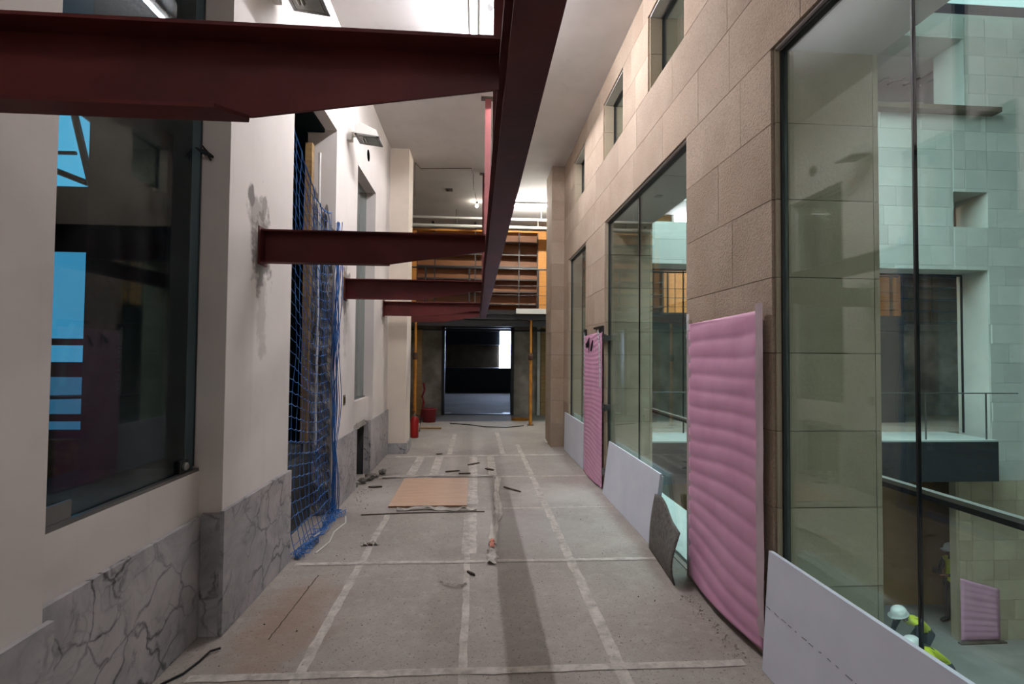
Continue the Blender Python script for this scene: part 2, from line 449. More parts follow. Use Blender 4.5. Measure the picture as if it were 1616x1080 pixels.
# niche under the far window with old pipes
obj('niche_lining', boxes((-2.0, -1.503, 7.045, 7.059, 0.001, 0.695)), CONCD, wall_left)
nw = struct(obj('wall_niche', boxes((-2.1, -2.0, 6.33, 7.06, 0, 0.7)), CONCD))
for k, (yy, rr) in enumerate(((6.5, 0.02), (6.66, 0.016), (6.9, 0.03))):
    o = obj('pipe_stub', tube(bmesh.new(), [(-1.56 - 0.05 * k, yy, 0.0), (-1.56 - 0.05 * k, yy, 0.34 + 0.1 * k), (-1.62 - 0.05 * k, yy, 0.45 + 0.1 * k)], rr, 10), RUST)
    tag(o, ['thin rusty pipe stub nearest the netted opening in the wall niche', 'slim rusty pipe between two others in the wall niche', 'thickest rusty pipe stub in the wall niche'][k], 'pipe', 'cut pipes in the niche')
def rubble(name, loc, r, m, seed, sq=(1, 1, 1), sub=2):
    bm = bmesh.new(); bmesh.ops.create_icosphere(bm, subdivisions=sub, radius=r)
    for v in bm.verts:
        d = 1 + 0.55 * noise.noise(v.co * (1.6 / r) + Vector((seed * 7.3, seed, 0)))
        v.co = Vector((v.co.x * d * sq[0], v.co.y * d * sq[1], v.co.z * d * sq[2])) + Vector(loc)
    zmin = min(v.co.z for v in bm.verts)
    return obj(name, bm, m), zmin
for k in range(5):
    o, zm = rubble('rubble_lump', (-1.44 + 0.05 * k, 6.36 + 0.165 * k, 0), 0.04 + 0.012 * (k % 3), CONC, k, (1, 1, 0.7))
    o.location.z = -zm
    tag(o, 'rough grey rubble lump on the floor below the broken wall niche', 'rubble', 'rubble below the niche')
# broken lip of the niche
bm = sheet(10, 3, lambda u, v: (-1.497 + 0.012 * noise.noise(Vector((u * 9, v * 7, 3))) + 0.03 * (1 - v), 6.33 + 0.73 * u, 0.70 + 0.06 * (v - 0.4) + 0.02 * noise.noise(Vector((u * 12, v * 5, 1)))), 0.02)
obj('broken_edge', bm, CONC, wall_left)

# doorway with netting: rough jamb, board, dark panel for the unlit void, upstand
struct(obj('door_void', boxes((-2.02, -1.98, 4.0, 5.6, 0.6, WT)), DGREEN))  # panel coloured as the unlit void behind the net
struct(obj('wall_upstand', boxes((-1.97, -1.62, 4.091, 5.22, 0, 0.62), (-1.97, -1.70, 4.091, 5.22, 0.62, 0.72)), CONCD))
def jamb(u, v):
    x = -1.452 - 0.20 * u; z = 0.02 + (3.30 - 0.45 * (1 - u) + 0.25 * noise.noise(Vector((u * 4, 2, 0)))) * v
    d = 0.045 + 0.055 * noise.noise(Vector((x * 9, z * 7, 2))) + 0.025 * noise.noise(Vector((x * 30, z * 22, 5)))
    return (x, 5.299 - max(0.002, d) * (1 if v < 0.97 else 0.1), z)
bm = sheet(14, 150, jamb)
obj('broken_masonry', bm, CONC, wall_left)
obj('jamb_lining', boxes((-1.979, -1.735, 5.27, 5.2985, 0.73, 3.86), (-1.979, -1.56, 4.095, 5.2685, 3.862, 3.899)), DGREEN, wall_left)
o = obj('timber_jamb', boxes((-1.72, -1.655, 5.18, 5.25, 0.73, 3.72)), OLDWOOD, wall_left)
obj('conduit', tube(bmesh.new(), [(-1.56, 5.14, 0.72), (-1.56, 5.15, 2.0), (-1.565, 5.14, 3.6)], 0.014, 8), WHITE, wall_left)

# safety net
net = tag(empty('safety_net', (-1.45, 4.7, 0)), 'blue square-mesh safety net hung across the open doorway', 'net')
def net_pt(u, v):
    # u across the opening (0 near jamb, 1 far jamb), v from top to bottom
    y = 4.13 + 1.12 * (u ** 0.82)
    top = 3.50 - 0.55 * math.sin(min(u, 0.93) * 1.65) ** 0.7 if u < 0.97 else 3.05
    top = 3.46 - 0.42 * u - 0.16 * math.sin(math.pi * u)
    z = top * (1 - v) + 0.012 * v
    sag = 0.04 * math.sin(math.pi * u) * (1 - v)
    z -= sag
    x = -1.475 + 0.03 * noise.noise(Vector((u * 3, v * 5, 1))) + 0.015 * noise.noise(Vector((u * 11, v * 9, 4)))
    y += 0.03 * noise.noise(Vector((u * 4, v * 6, 9)))
    if v > 0.80:
        k = (v - 0.80) / 0.20
        x += 0.10 * k * k
        z = max(z, 0.012)
    return Vector((x, y, z))
NU, NV = 13, 34
bm = bmesh.new()
for j in range(NV + 1):
    tube(bm, [net_pt(i / (NU * 2), j / NV) + Vector((0, 0, -0.012 if i % 2 else 0)) for i in range(NU * 2 + 1)], 0.0032 if j else 0.006, 4, False)
for i in range(NU + 1):
    tube(bm, [net_pt(i / NU, j / NV) for j in range(NV + 1)], 0.0028, 4, False)
obj('mesh', bm, NETB, net)
bm = bmesh.new()
rnd = random.Random(3)
for k in range(15):       # gathered folds along the far edge
    ph = rnd.random() * 6; amp = 0.012 + 0.02 * rnd.random(); y0 = 5.235 + 0.06 * rnd.random(); x0 = -1.44 + 0.05 * rnd.random()
    z1 = 2.95 - 0.6 * rnd.random() * (k % 3 == 0)
    tube(bm, [(x0 + amp * math.sin(ph + z * 3.1) + 0.02 * noise.noise(Vector((k, z * 2, 0))), y0 + amp * math.cos(ph * 2 + z * 4.3) + 0.05 * (z < 0.5) * (0.5 - z), max(z, 0.02)) for z in [z1 * (1 - q / 40) for q in range(41)]], 0.0038, 4, False)
obj('gathered_edge', bm, NETB, net)
bm = bmesh.new()
for k in range(12):       # slack heaped on the floor
    ph = rnd.random() * 6
    pts = []
    for q in range(26):
        s = q / 25
        pts.append((-1.39 + 0.10 * noise.noise(Vector((k * 3.1, s * 5, 0))) + 0.03 * rnd.random(), 4.13 + 1.25 * s + 0.04 * noise.noise(Vector((k, s * 6, 5))), 0.014 + 0.075 * abs(noise.noise(Vector((k * 1.7, s * 7, 8)))) * (0.4 + rnd.random())))
    tube(bm, pts, 0.004, 4, False)
obj('floor_bunch', bm, NETB, net)
obj('label_tag', sheet(3, 3, lambda u, v: (-1.34 + 0.05 * u, 4.42 + 0.10 * v, 0.075 + 0.03 * u + 0.01 * math.sin(v * 4))), WHITE, net)
o = obj('loose_rope', tube(bmesh.new(), [(-1.27, 4.25, 0.008), (-1.23, 4.5, 0.008), (-1.26, 4.75, 0.008), (-1.22, 5.0, 0.008), (-1.27, 5.2, 0.008)], 0.006, 6), WHITE)
tag(o, 'loose white cord lying along the foot of the blue net', 'cord')
o = obj('dark_cable', tube(bmesh.new(), [(-1.50, 2.62, 0.006), (-1.44, 2.70, 0.007), (-1.415, 2.80, 0.007), (-1.40, 2.88, 0.014), (-1.36, 2.91, 0.013)], 0.006, 6), BLACKM)
tag(o, 'short black cable end lying against the veined marble dado', 'cable')

# hole, socket and floodlights on the left wall
o = obj('duct_hole', lathe(bmesh.new(), ((0.075, 0), (0.075, 0.004), (0.06, 0.006), (0.058, 0.001)), (XL, 6.79, 4.23), 24, 'x'), M('black_void', (6, 6, 6), 1.0, 0.0, spec=0.0), wall_left)
o = obj('socket_box', boxes((XL - 0.001, XL + 0.006, 5.72, 5.80, 1.05, 1.16)), GREYM); tag(o, 'small grey open socket box on the white wall beside the net', 'socket')
obj('socket_insert', boxes((XL + 0.006, XL + 0.009, 5.73, 5.75, 1.07, 1.14), (XL + 0.006, XL + 0.009, 5.77, 5.79, 1.07, 1.14)), RUST, o)
def floodlight(y, z, label):
    t = tag(empty('floodlight', (XL, y, z)), label, 'floodlight', 'wall floodlights')
    obj('bracket', boxes((XL + 0.001, XL + 0.05, y - 0.04, y + 0.04, z - 0.07, z + 0.07), (XL + 0.05, XL + 0.10, y - 0.02, y + 0.02, z - 0.02, z + 0.03)), WHITE, t)
    # wedge housing facing down, its underside the lens
    x0, x1, y0, y1 = XL + 0.10, XL + 0.36, y - 0.13, y + 0.13
    bm = bmesh.new()
    prism(bm, ((x0, z - 0.03), (x1, z - 0.06), (x1 - 0.03, z + 0.01), (x0 + 0.06, z + 0.09), (x0, z + 0.06)), y0, y1, 'y')
    obj('housing', bm, WHITE, t)
    def bar(a0, a1, b0, b1):
        zz = lambda x: z - 0.03 - 0.03 * (x - x0) / (x1 - x0)
        bm = bmesh.new(); vs_ = []
        for dz in (-0.016, -0.002):
            for (x, yy) in ((a0, b0), (a1, b0), (a1, b1), (a0, b1)):
                vs_.append(bm.verts.new((x, yy, zz(x) + dz)))
        for f in ((3, 2, 1, 0), (4, 5, 6, 7), (0, 1, 5, 4), (1, 2, 6, 5), (2, 3, 7, 6), (3, 0, 4, 7)):
            bm.faces.new([vs_[i] for i in f])
        return bm
    obj('lens', bar(x0 + 0.03, x1 - 0.03, y0 + 0.03, y1 - 0.03), M('floodlight_lens', (128, 128, 122), 0.2, 0.1), t)
    for a in ((x0, x0 + 0.025, y0, y1), (x1 - 0.025, x1, y0, y1), (x0, x1, y0, y0 + 0.025), (x0, x1, y1 - 0.025, y1)):
        obj('frame_bar', bar(*a), GREYM, t)
    bm = bmesh.new()
    for q in (-0.018, 0.012):
        tube(bm, [(x0 + 0.09 + q, y0 + 0.05, z - 0.062), (x0 + 0.09 + q, y1 - 0.10, z - 0.062)], 0.011, 8)
    obj('lamp', bm, ALU, t)
floodlight(3.62, 4.14, 'white wall floodlight over the pilaster between window and netted doorway')
floodlight(5.74, 4.05, 'white wall floodlight between the netted doorway and the round duct hole')

# ------------------------------------------------------------------ right wall of stone blocks
COURSES = [0, 0.41, 0.82, 1.22, 1.63, 2.03, 2.445, 2.855, 3.26, 3.66, 4.05, 4.405, 4.76, CZ]
XO = 2.15
HOLES = [(0.3, 2.60, 0, 3.26), (3.71, 6.15, 0, 3.26), (7.25, 8.62, 0, 3.26), (3.75, 4.57, 4.05, 4.76), (5.39, 6.24, 4.05, 4.76), (7.36, 8.19, 4.05, 4.76)]
wr = bmesh.new()
XC = XR + 0.016
for y0, y1 in ((-3, 0.3), (2.60, 3.71), (6.15, 7.25), (8.62, 9.75)):
    box(wr, XC, XO, y0, y1, 0, 3.26)
box(wr, XC, XO, -3, 9.75, 3.26, 4.05); box(wr, XC, XO, -3, 9.75, 4.76, CZ)
for y0, y1 in ((-3, 3.75), (4.57, 5.39), (6.24, 7.36), (8.19, 9.75)):
    box(wr, XC, XO, y0, y1, 4.05, 4.76)
wall_right = struct(obj('wall_right', wr, MORTAR))
SPEC = {5: [3.30], 6: [3.02], 7: [3.20], 4: [3.1]}
SPECJ = {(1.63): 3.25, 2.03: 3.02, 2.445: 3.20, 2.855: 2.92, 1.22: 2.98, 0.82: 3.2, 0.41: 2.95, 0: 3.3}
rb = random.Random(21)
G = 0.0022
def block(x0, x1, y0, y1, z0, z1, m, parent, nm='stone_block', b=0.004):
    """slab whose front arris is slightly chamfered, front towards -x"""
    bm = bmesh.new()
    v = box(bm, x0, x1, y0 + G, y1 - G, z0 + G, z1 - G)
    return obj(nm, bm, m, parent)
for z0, z1 in zip(COURSES, COURSES[1:]):
    y = -1.2 + rb.random() * 0.6; cuts = [-3.0]
    while y < 9.05:
        cuts.append(y); y += 0.62 + 0.55 * rb.random()
    if z0 == 3.26: cuts = [-3, -1.0, 0.4, 1.6, 2.35, 3.05, 3.50, 4.2, 5.0, 5.9, 6.7, 7.5, 8.3]
    hs = sorted([h for h in HOLES if h[2] < z1 - 0.05 and h[3] > z0 + 0.05])
    spans = []; a = -3.0
    for h in hs:
        spans.append((a, h[0])); a = h[1]
    spans.append((a, 9.05))
    for s0, s1 in spans:
        cs = [c for c in cuts if s0 + 0.18 < c < s1 - 0.18]
        if abs(s0 - 2.6) < 0.01 and z0 in SPECJ: cs = [SPECJ[z0]]
        e = [s0] + cs + [s1]
        for a0, a1 in zip(e, e[1:]):
            block(XR - 0.001 * rb.random(), XC, a0, a1, z0, z1, STONE, wall_right)
# stone linings of the reveals (far jambs, seen through the glass)
for (yy, zt, zb) in ((2.60, 3.26, 0), (6.15, 3.26, 0), (8.62, 3.26, 0), (4.57, 4.76, 4.05), (6.24, 4.76, 4.05), (8.19, 4.76, 4.05)):
    for z0, z1 in zip(COURSES, COURSES[1:]):
        if z0 >= zt - 0.05 or z1 <= zb + 0.05: continue
        a, b = max(z0, zb), min(z1, zt)
        hb = boxes((XR + 0.0165, XO - 0.032, yy - 0.014, yy - 0.0005, a + G, b - G)); obj('reveal_slab', hb, STONE2, wall_right)
        obj('reveal_slab', boxes((XO - 0.028, XO, yy - 0.014, yy - 0.0005, a + G, b - G)), STONE2, wall_right)
for h in HOLES:
    obj('soffit_lining', boxes((XR + 0.0165, XO, h[0], h[1] - 0.016, h[3] - 0.012, h[3] - 0.0005)), PC, wall_right)
    if h[2] > 1:
        obj('sill_slab', boxes((XR + 0.0165, XO, h[0], h[1] - 0.016, h[2] + 0.0005, h[2] + 0.012)), STONE2, wall_right)
struct(obj('trim_1', boxes((XR + 0.085, XO + 0.02, 0.3, 2.58, 0.001, 0.03), (XR + 0.085, XO + 0.02, 3.72, 6.13, 0.001, 0.03), (XR + 0.085, XO + 0.02, 7.26, 8.60, 0.001, 0.03)), M('pale_sill', (190, 204, 200), 0.5, 0.08)))

def shop_window(name, y0, y1, z0, z1, joints, xg=XR + 0.052, m=G_CLEAR):
    w = struct(empty(name, (xg, y0, z0)))
    e = [y0 + 0.012] + list(joints) + [y1 - 0.03]
    for a, b in zip(e, e[1:]):
        obj('pane', boxes((xg, xg + 0.012, a + 0.004, b - 0.004, z0 + 0.008, z1 - 0.02)), m, w)
    for j in joints:
        obj('glass_joint', boxes((xg - 0.001, xg + 0.013, j - 0.004, j + 0.004, z0 + 0.008, z1 - 0.02)), BLACKM, w)
    obj('jamb_channel', boxes((xg - 0.012, xg + 0.024, y1 - 0.028, y1 - 0.0145, z0, z1 - 0.001)), DARK, w)
    obj('head_channel', boxes((xg - 0.02, xg + 0.03, y0, y1 - 0.029, z1 - 0.03, z1 - 0.013)), DARK, w)
    obj('sill_channel', boxes((xg - 0.015, xg + 0.025, y0, y1 - 0.029, z0 + 0.0, z0 + 0.008)), ALU, w)
    return w
shop_window('window_3', 0.3, 2.60, 0, 3.26, [1.775])
shop_window('window_4', 3.71, 6.15, 0, 3.26, [4.99])
shop_window('window_5', 7.25, 8.62, 0, 3.26, [7.75])
for k, h in enumerate(HOLES[3:]):
    shop_window('window_%d' % (6 + k), h[0], h[1], h[2] + 0.012, h[3], [], XR + 0.14)

# end column of the right wall
colr = struct(empty('wall_column_right', (1.33, 9.05, 0)))
obj('column_core', boxes((1.345, 1.86, 9.066, 9.75, 0, CZ)), MORTAR, colr)
for i, (z0, z1) in enumerate(zip(COURSES, COURSES[1:])):
    obj('stone_block', boxes((1.33, 1.33 + 0.228, 9.05, 9.065, z0 + G, z1 - G)), STONE, colr)
    cut = 9.3 + 0.25 * (i % 2)
    obj('stone_block', boxes((1.329, 1.344, 9.066, cut - G, z0 + G, z1 - G)), STONE, colr)
    obj('stone_block', boxes((1.329, 1.344, cut + G, 9.75, z0 + G, z1 - G)), STONE, colr)

# ------------------------------------------------------------------ sheets and boards along the right wall
def pink_sheet(name, label, y0, y1, z0, z1, pitch, seed, crease):
    t = tag(empty(name, (XR, (y0 + y1) / 2, 0)), label, 'foam sheet', 'pink foam sheets')
    def fn(u, v):
        z = z0 + (z1 - z0) * v; y = y1 + (y0 - y1) * u
        zz = z + 0.05 * noise.noise(Vector((u * 1.3, v * 3, seed))) + 0.035 * (u - 0.5) * (0.6 - v) * 4
        s = (zz / pitch) % 1.0
        rid = (math.sin(math.pi * s) ** 0.7) * 0.011 * (0.4 + 0.6 * math.sin(math.pi * min(max(u, 0.02), 0.98)) ** 0.4)
        bulge = 0.02 + 0.03 * (1 - v) ** 3 * math.sin(math.pi * u)
        cr = 0.0
        if crease:
            d = (v - (0.80 + 0.2 * (u - 0.15))) * 0.8
            if -0.15 < d < 0.0 and u < 0.97: cr = 0.005 * math.sin(math.pi * (1 + d / 0.15)) 
        return (XR - 0.006 - rid * 0.8 - bulge - cr, y, z + (0.02 * (u - 0.4) if v > 0.999 else 0))
    obj('foam', sheet(34, 130, fn, 0.003), PINK, t, True)
    return t
p1 = pink_sheet('pink_foam_sheet', 'wide ridged pink foam sheet taped on the stone pier between two tall windows', 2.66, 3.60, 0.05, 1.85, 0.115, 2.0, True)
obj('edge_tape', sheet(2, 40, lambda u, v: (XR - 0.034 + 0.002 * noise.noise(Vector((v * 9, u, 0))), 2.635 + 0.075 * u + 0.008 * noise.noise(Vector((v * 6, 1, u * 2))), 0.12 + 1.78 * v)), CLEAR_TAPE, p1)
obj('edge_tape', sheet(2, 40, lambda u, v: (XR - 0.03 + 0.002 * noise.noise(Vector((v * 9, u, 4))), 3.57 + 0.06 * u + 0.006 * noise.noise(Vector((v * 6, 3, u * 2))), 0.08 + 1.72 * v)), CLEAR_TAPE, p1)
obj('foil_edge', sheet(3, 40, lambda u, v: (XR - 0.022 - 0.006 * noise.noise(Vector((v * 20, u * 3, 4))), 3.615 + 0.045 * u * (0.5 + 0.5 * v), 1.2 + 0.72 * v)), FOIL, p1)
p2 = pink_sheet('pink_foam_sheet', 'narrow pink foam sheet with silver edges and black pen strokes between far windows', 6.16, 7.20, 0.01, 1.90, 0.06, 9.0, False)
obj('foil_edge', sheet(3, 40, lambda u, v: (XR - 0.03 - 0.008 * noise.noise(Vector((v * 20, u * 3, 7))), 7.13 + 0.09 * u, 1.05 + 0.90 * v)), FOIL, p2)
obj('foil_edge', sheet(3, 40, lambda u, v: (XR - 0.034 - 0.01 * noise.noise(Vector((v * 24, u * 3, 2))), 6.20 + 0.09 * u + 0.12 * (v ** 3), 1.22 + 0.72 * v)), FOIL, p2)
bm = bmesh.new()
for (ya, za, yb, zb, w) in ((6.93, 1.73, 6.76, 1.86, 0.012), (6.80, 1.84, 6.80, 1.66, 0.006), (6.66, 1.68, 6.56, 1.82, 0.011), (6.90, 1.74, 6.86, 1.80, 0.02)):
    tube(bm, [(XR - 0.052, ya, za), (XR - 0.052, (ya + yb) / 2, (za + zb) / 2 + 0.01), (XR - 0.052, yb, zb)], [w, w * 1.3, w * 0.4], 5)
obj('pen_mark', bm, BLACKM, p2)
for a in ((6.17, 6.62, 1.962, 1.985), (6.17, 6.32, 1.90, 1.96), (7.14, 7.23, 1.90, 1.99)):
    obj('black_tape', boxes((XR - 0.03, XR - 0.002, *a)), BLACKM, p2)
def clamp(z):
    t = tag(empty('glass_clamp', (XR, 6.12, z)), {0: 'dark metal glass clamp at the top of the pink narrow sheet', 1: 'dark metal glass clamp halfway up the narrow pink sheet', 2: 'dark metal glass clamp near the floor by the narrow pink sheet'}[0 if z > 1.5 else 1 if z > 0.5 else 2], 'clamp', 'glass clamps at the tall window edge')
    obj('plate', boxes((XR - 0.035, XR - 0.022, 5.98, 6.145, z - 0.04, z + 0.04)), M('dark_clamp', (88, 90, 90), 0.4, 0.08, metal=0.6), t)
    obj('body', boxes((XR - 0.022, XR + 0.048, 6.02, 6.12, z - 0.03, z + 0.03)), M('dark_clamp', (88, 90, 90)), t)
    obj('screw', lathe(bmesh.new(), ((0.012, 0), (0.012, -0.008)), (XR - 0.035, 6.05, z), 10, 'x'), ALU, t)
for z in (1.83, 1.0, 0.22):
    clamp(z)

def lean_board(name, label, y0, y1, h, xb, xt, th, cat='board', rebate=True):
    t = tag(empty(name, (xb, (y0 + y1) / 2, 0)), label, cat, 'grey-white boards along the wall')
    bm = bmesh.new(); d = Vector((xt - xb, 0, h)).normalized(); n = Vector((d.z, 0, -d.x)); L = math.hypot(xt - xb, h)
    def P(a, s, y): return Vector((xb, 0, 0.004)) + d * s + n * a + Vector((0, y, 0))
    prof = [(0, 0), (th, 0.0), (th, L - 0.02), (th * 0.5, L - 0.02), (th * 0.5, L), (0, L)] if rebate else [(0, 0), (th, 0), (th, L), (0, L)]
    A = [bm.verts.new(P(a, s, y0)) for a, s in prof]; B = [bm.verts.new(P(a, s, y1)) for a, s in prof]
    bm.faces.new(A); bm.faces.new(list(reversed(B)))
    for i in range(len(prof)):
        bm.faces.new((A[i], B[i], B[(i + 1) % len(prof)], A[(i + 1) % len(prof)]))
    bmesh.ops.recalc_face_normals(bm, faces=bm.faces[:])
    for v in bm.verts: v.co.z += 0.03 * 0
    obj('panel', bm, XPS, t)
    return t, P
b1, P1 = lean_board('insulation_board', 'grey-white insulation board with dashed line leaning before the atrium window', 0.75, 2.57, 0.605, 1.475, 1.515, 0.045)
bm = bmesh.new()
rr = random.Random(5); y = 2.56
while y > 0.9:
    L = 0.01 + 0.03 * rr.random(); z = 0.34 - 0.0 * y
    q = P1(-0.0012, 0.325 + 0.004 * rr.random(), y); q2 = P1(-0.0012, 0.325 + 0.004 * rr.random(), y - L)
    tube(bm, [q, q2], 0.0016, 4); y -= L + 0.012 + 0.03 * rr.random()
obj('dashed_mark', bm, M('grey_pencil', (92, 92, 98), 0.8, 0.1), b1)['kind'] = 'stuff'
b2, P2 = lean_board('insulation_board', 'grey-white insulation board leaning beside the dark felt scrap', 4.27, 5.95, 0.61, 1.49, 1.565, 0.035)
b3, P3 = lean_board('insulation_board', 'low grey-white board standing flat under the farthest tall window', 7.22, 8.80, 0.64, 1.525, 1.535, 0.02, rebate=False)
def felt(u, v):
    a = Vector((1.46, 4.25, 0.003)).lerp(Vector((1.40, 3.55, 0.003)), u); b = Vector((1.50, 4.22, 0.46)).lerp(Vector((1.45, 3.60, 0.36)), u)
    b.z += 0.06 * math.sin(math.pi * min(u * 1.4, 1)) ; b.y += 0.03 * u
    p = a.lerp(b, v); p.x += -0.05 * math.sin(math.pi * v) * (0.25 + u) + 0.035 * math.sin(math.pi * v) * 0 ; p.y += 0.10 * u * math.sin(math.pi * v * 0.8) * -1 * 0.9
    return p
o = obj('felt_scrap', sheet(16, 16, felt, 0.01), FELT, None, True); tag(o, 'curled dark grey felt scrap leaning against the pink sheet', 'felt')

# ------------------------------------------------------------------ steel: channels and long beam
ZT, ZBm = 2.437, 2.217
labels_b = ['nearest maroon steel cantilever channel, above the near window', 'maroon steel cantilever channel fixed on the pilaster before the netted doorway',
            'maroon steel cantilever channel fixed just beyond the netted doorway', 'maroon steel cantilever channel fixed between far window and cream column', 'short-looking maroon steel channel beyond the cream column']
labels_b[0] = 'broad maroon steel cantilever channel crossing in front of the left window'
for k, y in enumerate(BEAMY):
    xw = XL + 0.006 if k < 4 else -1.5
    t = tag(empty('steel_beam', (xw, y, ZT)), labels_b[k], 'steel beam', 'cantilever steel channels')
    bm = bmesh.new()
    prism(bm, ((xw, ZT - 0.01), (0.055, ZT - 0.01), (0.055, ZT - 0.105), (-0.6, ZBm + 0.012), (xw, ZBm + 0.01)), y + 0.072, y + 0.08, 'y')
    obj('web', bm, STEEL, t)
    obj('top_flange', boxes((xw, 0.055, y, y + 0.08, ZT - 0.0095, ZT)), STEEL, t)
    bm = bmesh.new()
    prism(bm, ((xw, y), (-0.66, y), (-0.60, y + 0.06), (-0.61, y + 0.08), (xw, y + 0.08)), ZBm, ZBm + 0.0098, 'z')
    obj('bottom_flange', bm, STEEL, t)
    if k in (1, 2, 3):
        obj('end_plate', boxes((XL + 0.0005, XL + 0.0058, y - 0.03, y + 0.11, ZBm - 0.02, ZT + 0.015)), STEEL, t)
t = tag(empty('steel_beam', (0.12, 5, ZT)), 'long maroon steel beam running down the middle of the corridor', 'steel beam')
obj('top_flange', boxes((0.057, 0.178, -1.5, 9.6, ZT - 0.0095, ZT)), STEEL, t)
obj('bottom_flange', boxes((0.068, 0.172, -1.5, 9.6, 2.305, 2.3145)), STEEL, t)
obj('web', boxes((0.098, 0.108, -1.5, 9.6, 2.315, ZT - 0.01)), STEEL, t)
for k, y in enumerate((3.05, 6.72, 10.38)):
    if k == 2: y = 9.55
    t = tag(empty('steel_hanger', (0.12, y, CZ)), ['flat steel hanger from the ceiling over the second channel', 'pinkish flat steel hanger from the ceiling beyond the netted doorway', 'dark flat steel hanger at the far end of the long beam'][k], 'hanger', 'steel hangers of the long beam')
    obj('strap', boxes((0.085, 0.165, y, y + 0.012, ZT + 0.0005, CZ - 0.012)), STEELP if k == 1 else STEEL, t)
    o = obj('ceiling_plate', boxes((0.03, 0.21, y - 0.05, y + 0.06, CZ - 0.0115, CZ - 0.0005)), M('grey_brown_plate', (104, 92, 84)), t)
    for bx_ in (0.055, 0.185):
        obj('bolt', lathe(bmesh.new(), ((0.012, 0), (0.012, -0.012)), (bx_, y - 0.02, CZ - 0.012), 8), GREYM, o)

# ------------------------------------------------------------------ lamps of the corridor and gallery, some added unseen
def batten(name, label, p0, p1, m, group=None, hood=False):
    t = tag(empty(name, p0), label, 'ceiling light', group)
    p0, p1 = Vector(p0), Vector(p1); d = (p1 - p0).normalized(); s = Vector((-d.y, d.x, 0))
    bm = bmesh.new()
    c = [p0 + s * 0.035, p0 - s * 0.035, p1 - s * 0.035, p1 + s * 0.035]
    A = [bm.verts.new(q + Vector((0, 0, 0.035))) for q in c]; B = [bm.verts.new(q + Vector((0, 0, 0.075))) for q in c]
    for f in ((3, 2, 1, 0),): bm.faces.new([A[i] for i in f])
    bm.faces.new(B)
    for i in range(4): bm.faces.new((A[i], A[(i + 1) % 4], B[(i + 1) % 4], B[i]))
    obj('housing', bm, WHITE, t)
    if hood:  # hood added on the unseen battens to keep their glow off the ceiling
        bm = bmesh.new()
        for sg in (1, -1):
            q = [p0 + s * (0.036 * sg) + Vector((0, 0, 0.05)), p1 + s * (0.036 * sg) + Vector((0, 0, 0.05)), p1 + s * (0.12 * sg) - Vector((0, 0, 0.03)), p0 + s * (0.12 * sg) - Vector((0, 0, 0.03))]
            bm.faces.new([bm.verts.new(x) for x in q])
        bmesh.ops.solidify(bm, geom=bm.faces[:], thickness=0.003)
        obj('reflector', bm, WHITE, t)
    for q, e in ((p0, d), (p1, -d)):
        bm = bmesh.new(); a = q + e * 0.01
        box(bm, a.x - 0.014, a.x + 0.014, a.y - 0.014, a.y + 0.014, a.z - 0.016, a.z + 0.0345); obj('lamp_holder', bm, WHITE, t)
    obj('tube', tube(bmesh.new(), [p0 + d * 0.026, p1 - d * 0.026], 0.013, 10), m, t)
    return t
batten('ceiling_light', 'lit fluorescent batten running along the corridor ceiling', (-0.06, 3.95, CZ - 0.077), (-0.06, 5.45, CZ - 0.077), TUBE, 'fluorescent battens')
batten('ceiling_light', 'unseen fluorescent batten added over the rear end of the corridor', (-0.06, -2.3, CZ - 0.077), (-0.06, -0.8, CZ - 0.077), TUBEN, 'fluorescent battens', True)  # added behind the camera to light surfaces that face it
batten('ceiling_light', 'unseen fluorescent batten added behind the long maroon beam near the far window', (0.42, 6.2, CZ - 0.077), (0.42, 7.7, CZ - 0.077), TUBEM, 'fluorescent battens', True)  # added out of sight behind the beam to lift the far half
batten('ceiling_light', 'lit fluorescent batten set crosswise over the far gallery', (0.72, 11.27, CZ - 0.077), (1.75, 11.23, CZ - 0.077), TUBEF, 'fluorescent battens')
batten('ceiling_light', 'unseen fluorescent batten added over the gallery beyond the atrium landing', (6.2, 11.25, CZ - 0.077), (7.7, 11.25, CZ - 0.077), TUBEF, 'fluorescent battens')  # added out of sight to brighten the oak panels
t = tag(empty('ceiling_spot', (0.1, 4.88, CZ)), 'small grey ceiling spot next to the glowing batten', 'spotlight')
obj('base', lathe(bmesh.new(), ((0.03, 0), (0.03, -0.02)), (0.1, 4.88, CZ - 0.0005), 14), WHITE, t)
obj('head', tube(bmesh.new(), [(0.1, 4.88, CZ - 0.02), (0.1, 4.86, CZ - 0.06), (0.1, 4.80, CZ - 0.10)], [0.01, 0.03, 0.034], 14), GREYM, t)
t = tag(empty('bare_bulb', (0.04, 11.2, CZ)), 'bare glowing bulb hanging near the far hanger', 'bulb')
obj('holder', lathe(bmesh.new(), ((0.02, -0.0005), (0.02, -0.05), (0.014, -0.06)), (-0.02, 11.28, CZ), 12), BLACKM, t)
obj('globe', lathe(bmesh.new(), ((0.012, -0.06), (0.03, -0.09), (0.032, -0.11), (0.02, -0.135), (0.004, -0.142)), (-0.02, 11.28, CZ), 14), emit('bulb_glow', (255, 244, 226), 60.0), t, True)
o = obj('ceiling_cable', tube(bmesh.new(), [(-1.115, 9.06, 4.4), (-1.115, 9.06, 4.95), (-1.115, 9.1, CZ - 0.008), (-1.05, 9.37, CZ - 0.01), (-0.6, 9.33, CZ - 0.008), (-0.12, 9.27, CZ - 0.01), (-0.09, 9.6, CZ - 0.01), (-0.09, 10.3, CZ - 0.03), (-0.04, 10.9, CZ - 0.05), (-0.02, 11.23, CZ - 0.02)], 0.006, 6), RUST)
tag(o, 'brown cable looping over the far ceiling to the bulb', 'cable')
